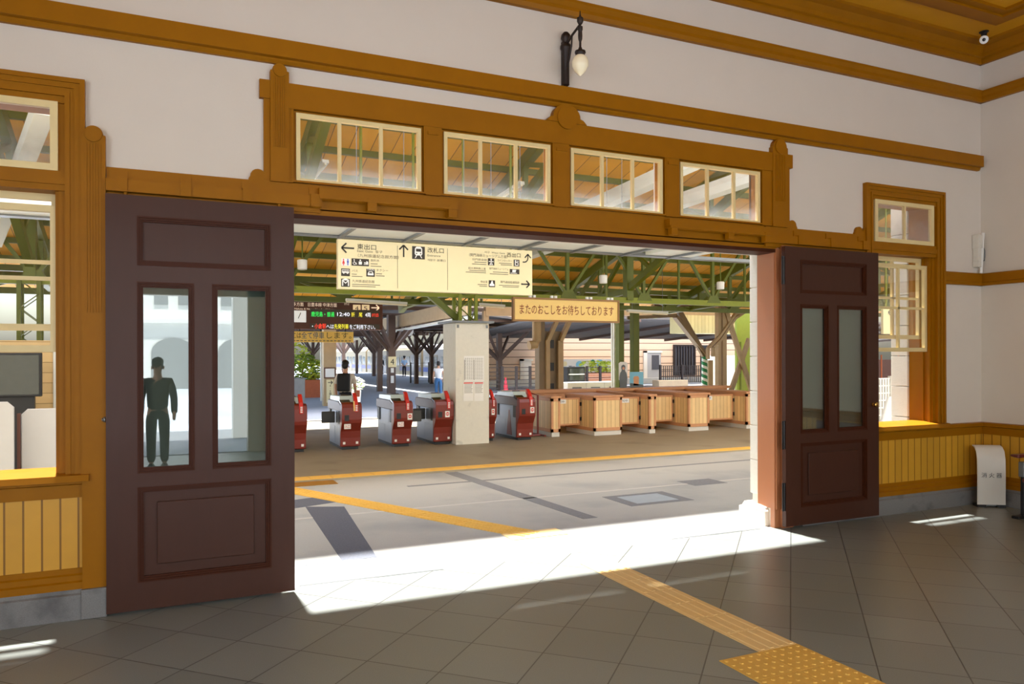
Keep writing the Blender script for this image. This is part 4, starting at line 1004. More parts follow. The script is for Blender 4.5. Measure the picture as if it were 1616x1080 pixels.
# beige posts and the crossed braces near the jamb
Y2 = 11.6
def bx_(px, py): p = L_(px, py, Y2); return (p.x, Y2, p.z)
t = thing('beige_trestle', 'beige timber-like post with crossed braces next to the white door jamb', 'frame', (L_(1140, 600, Y2).x, Y2, 0))
m = MB()
for a, b in ((1134, 1138), (1141, 1147)):
    m.box((L_(a, 560, Y2).x, Y2, 0), (L_(b, 560, Y2).x, Y2 + .16, 3.2))
m.build('post', 'beige_steel', t)
MB().bar(bx_(1143, 483), bx_(1186, 617), .14, .08, (0, 1, 0)).bar((bx_(1186, 535)[0], Y2 + .1, bx_(1186, 535)[2]), (bx_(1157, 618)[0], Y2 + .1, bx_(1157, 618)[2]), .14, .08, (0, 1, 0)).build('cross_brace', 'beige_steel', t)
mm = MB()
for k in (0, 8): 
    pts = [(1117 + k, 567 - k * .5), (1117 + k, 550 - k * .2), (1136, 530 + k), (1160, 496 + k * .8), (1178, 491)]
    for p, q in zip(pts, pts[1:]): mm.bar(bx_(*p), bx_(*q), .07, .10, (0, 1, 0))
mm.build('bent_rail', 'beige_steel', t)
Y3 = 12.6
def c3(px, py): p = L_(px, py, Y3); return (p.x, Y3, p.z)
t = thing('beige_brace', 'dark beige slanting roof brace meeting the top of the green striped post', 'brace', c3(1113, 566))
MB().bar(c3(1064, 478), c3(1114, 566), .16, .1, (0, 1, 0)).bar(c3(1066, 500), c3(1113, 560), .10, .2, (0, 1, 0)).build('strut', 'beige_dark', t)
MB().bar(c3(1030, 484), c3(1200, 492), .16, .12).bar(c3(990, 502), c3(1068, 498), .06, .1).build('beam', 'beige_dark', t)
p = L_(1112, 600, Y3)
t = thing('striped_post', 'round post spirally striped in green and white beyond the counters', 'post', (p.x, Y3, 0))
pm_ = stripe_mat('spiral', rgb(22, 124, 74), rgb(226, 232, 228), (0, 0, 1), .19, .085, .5, var=.04, bump=0)
n = pm_.node_tree                          # twist the stripes round the post
sepn = [q for q in n.nodes if q.type == 'SEPXYZ'][0]; ad = [q for q in n.nodes if q.type == 'MATH' and q.operation == 'MULTIPLY'][0]
at_ = mathn(n, 'ARCTAN2', sepn.outputs['Y'], sepn.outputs['X']); sc_ = mathn(n, 'ADD', sepn.outputs['Z'], mathn(n, 'MULTIPLY', at_, .19 / (2 * PI)))
n.links.new(sc_, ad.inputs[0])
o = MB().lathe([(.085, .025), (.085, 1.72)], (0, 0, 0), 20).build('shaft', pm_, None, smooth=True); o.parent = t
p = L_(1121, 600, Y3)
tag(MB().box((p.x - .07, Y3 - .02, 0), (p.x + .09, Y3 + .12, 1.6)).build('beige_box_post', 'beige_steel'), 'square beige post standing right beside the green striped post', 'post')
for (a, b, zc, yy, lb) in ((977, 985, 3.0, 12.2, 'olive green square column just behind the white lattice mast'), (1000, 1009, 3.0, 12.2, 'olive green square column between the lattice mast and the pale door')):
    tag(post_at(MB(), a, b, yy, 0, 3.3).build('green_column', 'olive'), lb, 'column')
p = L_(971, 560, 12.6)
tag(lattice(MB(), p.x, 12.6, 0, 3.3, .12, 22).build('lattice_mast', 'lamp_white'), 'slender pale lattice mast rising behind the little yellow-leaved trees', 'mast')
# standee and station picture
Y4 = 10.5; 
p = L_(984, 600, Y4); z0 = .93
t = thing('figure_panel', 'flat grey standing panel cut out as a uniformed figure on the counter', 'standee', (p.x, Y4, z0))
k = .10
pts = [(-.11, 0), (.11, 0), (.13, .26), (.10, .38), (.06, .42), (.05, .46), (.065, .50), (.06, .56), (.0, .59), (-.06, .56), (-.065, .50), (-.05, .46), (-.06, .42), (-.10, .38), (-.13, .26)]
MB().prism([(p.x + a * .9, z0 + b) for a, b in pts], 'y', Y4, Y4 + .012).build('figure', 'standee_grey', t)
MB().prism([(p.x - .13, z0 + .2), (p.x + .13, z0 + .2), (p.x + .13, z0 + .62), (p.x + .08, z0 + .66), (p.x - .08, z0 + .66), (p.x - .13, z0 + .62)], 'y', Y4 + .014, Y4 + .025).build('backing', 'panel_white', t)
ik = Ink((0, Y4 - .002, 0)); ik.disc(p.x, z0 + .495, .038); ik.build('face', 'skin', t)
p = L_(1004, 600, Y4)
t = thing('picture_panel', 'small standing panel with a picture of the station under a blue sky', 'panel', (p.x, Y4, z0))
MB().box((p.x - .19, Y4, z0), (p.x + .22, Y4 + .015, z0 + .40)).build('panel', 'sky_print', t)
ik = Ink((0, Y4 - .002, 0)); ik.rect(p.x - .08, z0 + .05, p.x + .08, z0 + .22); ik.poly([(p.x - .10, z0 + .22), (p.x + .10, z0 + .22), (p.x + .06, z0 + .29), (p.x - .06, z0 + .29)]); ik.build('building_print', 'tan_trim', t)
ik = Ink((0, Y4 - .002, 0)); ik.poly([(p.x - .19, z0), (p.x + .22, z0), (p.x + .22, z0 + .07), (p.x - .19, z0 + .12)]); ik.build('ground_print', 'standee_grey', t)
# pale cabinets with vents, behind the counters
x = L_(896, 600, 13.2).x
for i in range(3):
    wd_ = .62
    t = thing('pale_cabinet', ['pale low cabinet with a vent, nearest the tall dark ticket case', 'pale low cabinet with a vent, middle of the row behind the counters', 'pale low cabinet with a vent, last of the row beside the lattice mast'][i], 'cabinet', (x + wd_ / 2, 13.3, 0), 'pale cabinets')
    MB().box((x, 13.2, 0), (x + wd_ - .02, 13.7, .98)).build('body', 'panel_white', t, bevel=.01)
    MB().box((x + .15, 13.19, .72), (x + .45, 13.2, .84)).build('vent', 'steel_grey', t)
    x += wd_
p = L_(910, 600, 14.0)
t = thing('dark_case', 'dark glass-fronted case standing behind the pale cabinets', 'case', (p.x, 14, 0))
MB().box((p.x - .32, 14.0, 0), (p.x + .30, 14.4, 1.42)).build('case_body', 'black', t, bevel=.01)
MB().box((p.x - .25, 13.985, 1.02), (p.x + .24, 14.0, 1.37)).build('glass_front', 'tv_screen', t)
MB().box((p.x - .27, 13.97, 1.18), (p.x + .26, 14.0, 1.21)).build('shelf_edge', 'lamp_white', t)
# small wooden hatch building near the jamb and a lime panel
p0, p1 = L_(1125, 600, 16), L_(1162, 600, 16)
tag(MB().box((p0.x, 16, 0), (p1.x, 16.6, 1.75)).build('kiosk_wall', 'panel_white'), 'pale low partition behind the beige posts', 'partition')
p0 = L_(1163, 600, 14); 
t = thing('lime_panel', 'lime green panel behind the crossed beige braces', 'panel', (p0.x, 14, 0))
MB().box((p0.x, 14, .025), (p0.x + 1.1, 14.1, 3.2)).build('panel', 'lime_dull', t)
MB().box((p0.x + .12, 13.97, .6), (p0.x + .17, 14.0, 2.2)).build('pipe', 'olive', t)
p0, p1 = L_(1061, 600, 16.5), L_(1125, 600, 16.5)

# ------------------------------------------------------------------ boards at the platform entrance
LY = 12.98
def LS(px, py): p = at(px, py, LY); return p.x, p.z
x0, z0 = LS(425, 519); x1, z1 = LS(604, 473)
t = thing('departure_board', 'brown departure board with glowing green, white and red train lines and a clock', 'departure board', ((x0 + x1) / 2, LY, z0))
MB().box((x0, LY, z0), (x1, LY + .22, z1)).build('case', 'board_brown', t, bevel=.01)
a, b = LS(489, 487.5), LS(599, 501)
MB().box((a[0], LY - .01, b[1] - .02), (b[0] + .0, LY, a[1])).build('screen', 'board_black', t)
a, b = LS(489, 510.5), LS(599, 521)
MB().box((a[0], LY - .01, b[1] + .02), (b[0], LY, a[1])).build('screen', 'board_black', t)
a, b = LS(455, 490), LS(483, 509); ck = MB().box((a[0], LY - .03, b[1]), (b[0], LY, a[1])); ck = ck.build('clock', 'clock_face', t, bevel=.01)
ik = Ink((0, LY - .032, 0)); c_ = ((a[0] + b[0]) / 2 + .04, (a[1] + b[1]) / 2); ik.line(c_, (c_[0] + .04, c_[1] + .09), .02); ik.line(c_, (c_[0] - .02, c_[1] - .05), .02); ik.build('clock_hand', 'ink_grey', ck)
def led(body, px, py, h, m_, fit=None, y=LY - .013):
    p = LS(px, py); k = (x1 - x0) / 179.0; ik = Ink((0, y, 0)); ik.text(body, p[0], p[1], h * k, 'LEFT', fit and fit * k); return ik.build('lettering', m_, t)
led('鹿児島・普通', 491, 499, 8.4, 'led_green', 36); led('12:40', 530, 499, 8.6, 'led_white', 20); led('折　尾', 554, 499.6, 8, 'led_yellow', 18); led('4両', 576, 500, 8, 'led_white', 9); led('のりば5', 586.5, 500, 7, 'led_red', 11)
led('・', 489, 518, 8, 'led_white'); led('小倉駅', 496, 518, 8.6, 'led_red', 18); led('へは', 514.5, 518.4, 8, 'led_white', 12); led('先発列車', 527, 518.6, 8.6, 'led_yellow', 23); led('をご利用下さい。', 551, 519, 8, 'led_white', 42)
led('博多方面　日豊本線 中津方面', 456, 482.5, 6.6, 'paper_lit', 74, LY - .003); led('for Kokura, Hakata & Nippo Line for Nakatsu', 440, 488, 3.8, 'paper_lit', 87, LY - .003); led('のりば', 543, 481.5, 4.5, 'paper_lit', 8, LY - .003)
for px, n_ in ((557, '4'), (571, '5')):
    a, b = LS(px, 481), LS(px + 12, 491); q = MB().box((a[0], LY - .006, b[1]), (b[0], LY, a[1])).build('number_plate', 'plate_lit', t)
    ik = Ink((0, LY - .008, 0)); ik.text(n_, (a[0] + b[0]) / 2, b[1] + .012, .15, 'CENTER', .09); ik.build('number', 'ink', q)
a = LS(592, 486); ik = Ink((0, LY - .004, 0)); ik.arrow(a[0], a[1], .2, .03, 0); ik.build('arrow', 'paper_lit', t)
for px in (470, 585):
    p = LS(px, 470); MB().tube([(p[0], LY + .1, z1 - .01), (p[0], LY + .1, 3.3)], .02).build('hanger', 'steel_grey', t)
x0, z0 = LS(425, 540); x1b, z1 = LS(558, 524)
t = thing('yellow_banner', 'yellow banner with Japanese lettering under the departure board', 'banner', ((x0 + x1b) / 2, LY, z0))
MB().box((x0, LY + .02, z0), (x1b, LY + .06, z1)).build('board', 'banner', t)
for k in (.35, .6, .9): xx = x0 + (x1b - x0) * k; MB().box((xx - .02, LY + .03, z1 - .01), (xx + .02, LY + .05, LS(500, 518.5)[1])).build('strap', 'steel_dark', t)
k = (x1b - x0) / 133.0
for body, px, m_ in (('には', 460, 'ink'), ('全て停車', 475.5, 'ink_blue'), ('します。', 513, 'ink')):
    p = LS(px, 535); ik = Ink((0, LY + .016, 0)); ik.text(body, p[0], p[1] + .02, 11.5 * k, 'LEFT', {460: 14, 475: 36, 513: 40}[int(px)] * k); ik.build('lettering', m_, t)
p = LS(462, 538.5); ik = Ink((0, LY + .016, 0))
for j in range(16): ik.rect(p[0] + j * .09, p[1], p[0] + j * .09 + .06, p[1] + .022)
ik.build('small_lettering', 'ink_grey', t)
tag(MB().bar(at(380, 470, 12.8), at(600, 475, 12.8), .07, .07).tube([at(470, 471, 12.8), at(470, 471, 12.8) + Vector((0, 0, .25))], .02).tube([at(560, 473, 12.8), at(560, 473, 12.8) + Vector((0, 0, .25))], .02).build('cable_duct', 'lamp_white'), 'thin pale cable duct running along the top of the departure board', 'duct')
tube_lamp('tube_light', 'long white tube light in front of the platform numbers', at(546, 473, 10.2), at(642, 479, 10.2), .35)
tube_lamp('tube_light', 'long white tube light to the side of the welcome sign board', at(990, 490, 10.2), at(1053, 494, 10.2), .3)
tube_lamp('tube_light', 'long white tube light between the white pillar and the welcome sign board', at(757, 480, 10.4), at(796, 483, 10.4), .3)

# brown timber frame and beams between the concourse roof and the platforms
t = thing('timber_frame', 'brown timber frame with bright gaps above the departure board', 'frame', (2, 16, 0))
def c4(px, py, y=16.0): return at(px, py, y)
m = MB().bar(c4(330, 467), c4(1250, 466), .12, .3)
for px in (475, 513, 575, 640, 700): m.bar(c4(px, 470), c4(px, 452), .22, .2)
m.bar(c4(330, 452), c4(1250, 454), .2, .2)
m.build('timber', 'board_brown', t)
t = thing('riveted_girder', 'riveted beige girder sloping from the white pillar towards the platform', 'girder', at(706, 485, 15.2))
a, b = at(740, 484, 15.0), at(600, 514, 26)
MB().bar(a, b, .16, .46).build('girder', 'beige_steel', t)
MB().bar(a + Vector((.1, 0, -.3)), b + Vector((.1, 0, -.34)), .2, .07).build('gutter', 'lamp_white', t)
m = MB()
for k in range(14):
    p = a.lerp(b, (k + .3) / 14)
    for dz in (-.12, .1): m.ball(p + Vector((.085, -.02, dz)), .022, sub=1)
m.build('rivet', 'board_brown', t)
for i, (pa, pb, lab) in enumerate((((640, 497), (640, 470), 'x'),)): pass
pbeam = tag(MB().bar(at(765, 491, 17), at(1200, 491, 17), .2, .34).build('platform_beam', 'beige_dark'), 'dark beige beam with a boarded valance running behind the welcome sign board', 'beam')
MB().box((L_(1060, 600, 16.9).x, 16.2, 2.55), (L_(1165, 600, 16.9).x, 17.0, 3.2)).build('valance', 'valance', pbeam)
for px in (766, 1198): p = at(px, 491, 17); MB().box((p.x - .09, 16.92, 0), (p.x + .09, 17.08, p.z)).build('post', 'beige_dark', pbeam)

# ------------------------------------------------------------------ platforms: canopies and posts
struct(MB().prism([(.5, 3.85), (6.4, 3.45), (11.2, 3.85), (11.2, 3.95), (6.4, 3.55), (.5, 3.95)], 'y', 16.8, 62).build('roof.001', 'canopy_dark'))
struct(MB().prism([(11.6, 3.8), (15.2, 3.4), (20.0, 3.8), (20.0, 3.9), (15.2, 3.5), (11.6, 3.9)], 'y', 26, 74).build('roof.002', 'canopy_dark'))
struct(MB().prism([(22, 3.35), (32.5, 2.75), (32.5, 2.85), (22, 3.45)], 'x', 14.5, 52).build('roof.003', 'canopy_dark'))
m = MB()
for k in range(10): m.box((.5, 20 + 4.5 * k, 3.38), (11.2, 20.14 + 4.5 * k, 3.52))
for k in range(7): m.box((11.6, 26.5 + 4.5 * k, 3.32), (18.4, 26.64 + 4.5 * k, 3.46))
for k in range(12): m.prism([(22, 3.22), (32.5, 2.62), (32.5, 2.75), (22, 3.35)], 'x', 16 + 3 * k, 16.12 + 3 * k)
struct(m.build('roof_beam.002', 'brown_post'))
def y_post(label, px, py, wpx, zt, spread, n_arm=4, y_override=None):
    p = fl(px, py)
    r = wpx / 2 * (p - EYE).dot(fwd) / FPX
    t = thing('platform_post', label, 'post', p, 'brown platform posts')
    MB().box((p.x - r, p.y - r, 0), (p.x + r, p.y + r, zt)).build('shaft', 'brown_post', t)
    m = MB(); zb = zt - 1.35
    for k in range(n_arm):
        a = PI / 4 + k * 2 * PI / n_arm
        q = Vector((p.x + math.cos(a) * spread, p.y + math.sin(a) * spread, zt + .05))
        m.bar((p.x, p.y, zb), q, r * .9, r * .9)
    for sx in (-1, 1): m.bar((p.x, p.y, zb - .15), (p.x + sx * spread * 1.05, p.y, zt + .05), r * .8, r * .8)
    m.build('branch', 'brown_post', t)
    return t, p, r
PP = [(617.5, 634, 11.5, 3.35, 1.25, 'brown branching platform post bearing the number four plate'), (599, 618, 8, 3.4, 1.2, 'brown branching platform post between the backpack man and the number four post'), (590, 594, 5.5, 3.4, 1.2, 'thin brown platform post beside the train door with the dark figure'),
      (563, 590, 4, 3.4, 1.2, 'distant thin brown platform post seen in front of the cream carriage'), (542, 588, 5, 3.4, 1.2, 'brown platform post just above the backpack man'), (657, 606, 6, 3.25, 1.3, 'brown branching platform post in front of the white carriage, beside the uniformed man'),
      (681, 606, 5.5, 3.25, 1.3, 'brown branching platform post in front of the white carriage, beside the woman in jeans'), (788, 616, 7.5, 2.95, 1.6, 'dark branching platform post next to the pink cone and wire fence'),
      (494, 600, 4.5, 3.3, 1.2, 'dark platform post above the flowering hedge')]
for i, (px, py, w_, zt, sp, lb) in enumerate(PP):
    t, p, r = y_post(lb, px, py, w_, zt, sp)
    if i == 0:
        b = MB().box((p.x - .16, p.y - r - .03, 1.33), (p.x + .16, p.y - r - .005, 1.74)).build('number_plate', 'sign_cream', t)
        ik = Ink((0, p.y - r - .033, 0)); ik.text('4', p.x, 1.43, .32, 'CENTER', .15); ik.build('number', 'ink', b)
        MB().box((p.x - .06, p.y - r - .02, .72), (p.x + .06, p.y - r, 1.0)).box((p.x - .06, p.y - r - .02, 1.12), (p.x + .06, p.y - r, 1.3)).build('label_plate', 'paper', t)
p = fl(688, 622)
t = thing('number_sign', 'round white sign with the number five hanging under the platform roof', 'sign', at(645, 523, 33))
p = at(645, 523, 33); MB().lathe([(.26, -.03), (.26, .03)], p, 20, 'y').build('disc', 'paper', t)
ik = Ink((0, p.y - .034, 0)); ik.text('5', p.x, p.z - .15, .42, 'CENTER', .2); ik.build('number', 'ink', t)
MB().tube([(p.x, p.y, p.z + .2), (p.x, p.y, 4.0)], .02).build('hanger', 'steel_dark', t)

# sign post with the vertical track lettering, its white lattice stay
p = fl(521, 641); q = fl(529, 641)
t = thing('sign_post', 'tan post with white plates and vertical lettering beside the backpack man', 'post', p)
wx = .22
MB().box((p.x - wx, p.y, 0), (p.x + wx, p.y + .3, 3.4)).build('shaft', 'beige_steel', t)
MB().box((p.x - .17, p.y - .03, 1.02), (p.x + .15, p.y - .002, 1.32)).build('white_plate', 'paper', t)
MB().frame(p.x - .22, .98, p.x + .20, 1.36, .03, p.y - .04, p.y).build('plate_frame', 'board_brown', t)
pl = MB().box((p.x - .13, p.y - .03, .12), (p.x + .12, p.y - .002, .93)).build('lettering_plate', 'sign_cream', t)
ik = Ink((0, p.y - .033, 0)); ik.arrow(p.x, .83, .16, .025, 0)
for k, ch in enumerate('4･5番のりば'): ik.text(ch, p.x, .68 - .095 * k, .10, 'CENTER')
ik.build('lettering', 'ink', pl)
pa, pb = fl(507, 633), fl(513, 633)
m = MB().bar(pa, pa + Vector((0, 0, 2.6)), .07).bar(pb + Vector((.08, 0, 0)), pb + Vector((.08, 0, 2.6)), .07)
for k in range(5): m.bar(pa + Vector((0, 0, .52 * k)), pb + Vector((.08, 0, .52 * (k + 1) - (.0 if k % 2 else .1))), .035); m.bar(pa + Vector((0, 0, .52 * k)), pb + Vector((.08, 0, .52 * k)), .035)
tag(m.build('lattice_stay', 'lamp_white'), 'white lattice stay between the hedge and the tan sign post', 'lattice')
p = fl(536, 640); tag(MB().box((p.x - .1, p.y + 1.2, 0), (p.x + .12, p.y + 1.45, 3.4)).build('tan_post', 'beige_steel'), 'plain tan post half hidden by the tan sign post', 'post')
# planters
def leaves(m, c, rad, n, size):
    for _ in range(n):
        while True:
            v = Vector((random.uniform(-1, 1), random.uniform(-1, 1), random.uniform(-1, 1)))
            if v.length < 1: break
        v = v.normalized() * (v.length ** .35)
        p = Vector(c) + Vector((v.x * rad[0], v.y * rad[1], v.z * rad[2]))
        a = random.uniform(0, PI); s = size * random.uniform(.6, 1.3)
        d1 = Vector((math.cos(a), math.sin(a), random.uniform(-.5, .5))) * s; d2 = Vector((-math.sin(a) * .4, math.cos(a) * .4, random.uniform(-.4, .8))) * s * .5
        m._f([p - d1, p + d2, p + d1, p - d2], [(0, 1, 2, 3)])
    return m
def bush(name, label, c, rad, n, size, m_, pot=None, group=None, trunk=True):
    t = thing(name, label, 'plant', (c[0], c[1], 0), group)
    leaves(MB(), c, rad, n, size).build('foliage', m_, t)
    if trunk: MB().tube([(c[0], c[1], .05), (c[0], c[1], c[2])], .03).build('stem', 'board_brown', t)
    return t
pa, pb = at(452, 600, 27), at(506, 600, 27)
tag(MB().box((pa.x, 27, 0), (pb.x, 28.2, .75)).build('brick_planter', 'terracotta'), 'terracotta planter trough under the flowering hedge', 'planter')
W3 = pb.x - pa.x
for i, (fx, zz, rr, m_, lb) in enumerate(((.15, 1.75, .9, 'leaf_light', 'bright yellow-green bush, taller one in the terracotta planter'), (.55, 1.3, .75, 'leaf_green', 'green bush in the middle of the terracotta planter'), (.85, 1.2, .6, 'leaf_light', 'low pale bush at the tan post end of the terracotta planter'))):
    bush('bush', lb, (pa.x + W3 * fx, 27.6, zz), (rr, .6, rr * .75), 420, .13, m_)
pa = fl(471, 645); tag(MB().box((pa.x - .35, pa.y, 0), (pa.x + .22, pa.y + .4, 1.02)).build('grey_cabinet', 'steel_grey', bevel=.01), 'grey cabinet in front of the terracotta planter', 'cabinet')
p = at(560, 622, 15.6)
t = thing('flower_pot', 'white flower pot with a mound of white flowers behind the ticket gates', 'plant', (p.x, 15.6, 0))
MB().lathe([(.10, 0), (.15, .4), (.18, .78), (.16, .8)], (p.x, 15.6, 0), 16).build('pot', 'white', t, smooth=True)
leaves(MB(), (p.x, 15.6, .97), (.3, .3, .2), 260, .05).build('flowers', 'paper', t)
leaves(MB(), (p.x, 15.6, .90), (.26, .26, .14), 120, .05).build('foliage', 'leaf_green', t)
# tree box in front of the clapboard building
pa, pb = at(925, 600, 24), at(985, 600, 24)
tag(MB().box((pa.x, 24, 0), (pb.x, 25, .95)).build('brick_planter', 'brick'), 'brick planter behind the dark glass-fronted case', 'planter')
for i, (px, lb) in enumerate(((927, 'little yellow-leaved tree beside the dark glass-fronted case'), (944, 'little yellow-leaved tree in the middle of the brick planter'), (957, 'little yellow-leaved tree nearest the lattice mast'))):
    p = at(px, 579, 24.5)
    bush('small_tree', lb, (p.x, 24.5, p.z), (.42, .4, .28), 260, .09, 'leaf_light')

# ------------------------------------------------------------------ clapboard building, fences
BY = 34.0
def bx2(px, py, y=BY): p = at(px, py, y); return p.x, p.z
t = thing('clapboard_building', 'long pale clapboard building with doors and a barred window beyond the tracks', 'building', (bx2(950, 600)[0], BY, 0))
MB().box((bx2(772, 600)[0], BY, 0), (bx2(1180, 600)[0], BY + 6, 6)).build('wall', 'clapboard', t)
for i, (px0, px1, top, m_) in enumerate(((826, 838, 570, 'panel_white'), (1020, 1042, 557, 'train_white'))):
    a, b = bx2(px0, top), bx2(px1, top)
    d = MB().box((a[0], BY - .06, 0), (b[0], BY, a[1])).build('door', m_, t)
    MB().box((a[0] - .25, BY - .1, 0), (a[0], BY, a[1] + .12)).box((a[0] - .25, BY - .1, a[1]), (b[0] + .1, BY, a[1] + .12)).build('door_frame', 'stone', d)
    if i: MB().box((a[0] + (b[0] - a[0]) * .35, BY - .09, a[1] * .45), (a[0] + (b[0] - a[0]) * .85, BY - .06, a[1] * .92)).build('door_window', 'window_dark', d)
a, b = bx2(1064, 547), bx2(1094, 590)
wn_ = MB().box((a[0], BY - .05, b[1]), (b[0], BY, a[1])).build('window', 'window_dark', t)
g = MB().frame(a[0] - .12, b[1] - .1, b[0] + .12, a[1] + .12, .12, BY - .12, BY - .04)
for k in range(1, 7): x = a[0] + (b[0] - a[0]) * k / 7; g.box((x - .025, BY - .12, b[1]), (x + .025, BY - .07, a[1]))
g.build('window_grille', 'iron', wn_)
a, b = bx2(1105, 545), bx2(1118, 600); MB().box((a[0], BY - .05, 0), (b[0], BY, a[1])).build('dark_doorway', 'black', t)
a, b = bx2(875, 567), bx2(970, 590)
bd = MB().box((a[0], BY - .9, b[1]), (b[0], BY - .8, a[1])).build('white_hoarding', 'panel_white', t)
for (u, v, s, m_) in ((.05, .7, .12, 'sign_cream'), (.28, .62, .2, 'sky_print'), (.2, .3, .15, 'sign_red'), (.5, .8, .12, 'spiral_green'), (.62, .7, .2, 'sky_print'), (.85, .75, .22, 'sign_blue')):
    Ink((0, BY - .91, 0)).disc(a[0] + (b[0] - a[0]) * u, b[1] + (a[1] - b[1]) * v, s * 1.2).build('printed_patch', m_, bd)
def rail_fence(name, label, px0, px1, y, h, npost, nwire, m_, vert=0, zb=.0):
    a, b = at(px0, 600, y).x, at(px1, 600, y).x
    t = thing(name, label, 'fence', ((a + b) / 2, y, zb))
    for k in range(npost): x = a + (b - a) * k / max(1, npost - 1); MB().box((x - .045, y - .045, zb), (x + .045, y + .045, h + .05)).build('post', m_, t)
    w_ = MB()
    for k in range(nwire): z = zb + .12 + (h - zb - .12) * k / (nwire - 1); w_.box((a, y - .012, z - .012), (b, y + .012, z + .012))
    for k in range(vert): x = a + (b - a) * (k + .5) / vert; w_.box((x - .02, y - .015, zb + .1), (x + .02, y + .015, h))
    w_.build('mesh', m_, t)
rail_fence('wire_fence', 'black wire fence with square posts between the white pillar and the beige column', 770, 900, 22, 1.28, 7, 8, 'iron')
rail_fence('wire_fence', 'black wire fence in front of the brick planter', 905, 968, 22.5, 1.25, 4, 6, 'iron')
rail_fence('balustrade', 'dark railing of close upright bars below the barred window', 1042, 1110, 24.3, 1.25, 3, 4, 'iron', 22, .33)
a, b = at(1042, 600, 24.2).x, at(1112, 600, 24.2).x
tag(MB().box((a, 24.1, 0), (b, 24.6, .34)).build('ramp_kerb', 'stone'), 'pale kerb block under the dark railing of upright bars', 'kerb')
a, b = at(1040, 600, 21).x, at(1086, 600, 21).x
tag(MB().box((a, 21, 0), (b, 21.5, .68)).build('low_box', 'beige_dark', bevel=.02), 'low olive brown box wall in front of the dark railing', 'box')
p = at(798, 600, 26)
t = thing('traffic_cone', 'pink red traffic cone behind the black wire fence', 'cone', (p.x, 26, 0))
MB().lathe([(.16, .03), (.13, .1), (.03, .75), (.01, .76)], (p.x, 26, 0), 14).build('cone', 'cone_red', t, smooth=True)
MB().box((p.x - .22, 25.8, 0), (p.x + .22, 26.2, .04)).build('base', 'cone_red', t)
struct(MB().box((15, 33.4, 0), (44, 34, .35)).build('floor_kerb', 'stone'))

# ------------------------------------------------------------------ train
TX = 20.4
def train_car(label, y0, y1, body, stripe, front=False):
    t = thing('train_carriage', label, 'train', (TX + 1.4, (y0 + y1) / 2, 0), 'train at the platform')
    H = 2.55
    MB().prism([(TX, -.1), (TX, H - .25), (TX + .25, H), (TX + 1.4, H + .22), (TX + 2.55, H), (TX + 2.8, H - .25), (TX + 2.8, -.1)], 'y', y0, y1).build('body', body, t, bevel=.05)
    MB().prism([(TX + .15, H - .05), (TX + 1.4, H + .25), (TX + 2.65, H - .05)], 'y', y0 + .1, y1 - .1).build('roof', 'train_roof', t)
    MB().box((TX - .012, y0 + .05, .42), (TX, y1 - .05, .80)).build('stripe', stripe, t)
    n = int((y1 - y0) / 4.4)
    for k in range(n):
        yc = y0 + (y1 - y0) * (k + .5) / n
        d = MB().box((TX - .02, yc - .62, -.05), (TX + .001, yc + .62, 1.85)).build('door', 'train_cream' if k % 2 else 'window_dark', t)
        for s in (-1, 1):
            MB().box((TX - .03, yc + s * .31 - .2, .9), (TX - .018, yc + s * .31 + .2, 1.7)).build('door_window', 'train_glass', d)
        for s in (-1, 1):
            yy = yc + s * (y1 - y0) / n * .32
            MB().box((TX - .014, yy - .55, .95), (TX, yy + .55, 1.72)).build('window', 'train_glass', t)
    if front:
        MB().box((TX + .3, y0 - .012, 1.0), (TX + 2.5, y0, 1.9)).build('front_window', 'train_glass', t)
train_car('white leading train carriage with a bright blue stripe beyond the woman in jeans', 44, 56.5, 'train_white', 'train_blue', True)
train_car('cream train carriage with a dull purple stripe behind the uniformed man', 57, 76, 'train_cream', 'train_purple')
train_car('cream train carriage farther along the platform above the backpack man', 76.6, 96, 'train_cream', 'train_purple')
rail_fence('wire_fence', 'thin dark rail on the platform beside the white train carriage', 648, 705, 42, 1.3, 3, 2, 'steel_dark')

# ------------------------------------------------------------------ people
def skin_mesh(name, verts, edges, m_, parent, sub=1):
    me = bpy.data.meshes.new(name); me.from_pydata([v[0] for v in verts], edges, [])
    o = bpy.data.objects.new(name, me); COL.objects.link(o); me.materials.append(MATS[m_])
    sk = o.modifiers.new('skin', 'SKIN'); sk.use_smooth_shade = True
    for i, (co, r) in enumerate(verts):
        rr = r if isinstance(r, tuple) else (r, r)
        me.skin_vertices[0].data[i].radius = rr; me.skin_vertices[0].data[i].use_root = (i == 0)
    ss = o.modifiers.new('smooth', 'SUBSURF'); ss.levels = sub; ss.render_levels = sub
    dg = bpy.context.evaluated_depsgraph_get(); ev = bpy.data.meshes.new_from_object(o.evaluated_get(dg))
    ev.name = name; o.modifiers.clear(); o.data = ev; bpy.data.meshes.remove(me)
    for p in ev.polygons: p.use_smooth = True
    if not ev.materials: ev.materials.append(MATS[m_])
    attach(o, parent)
    return o
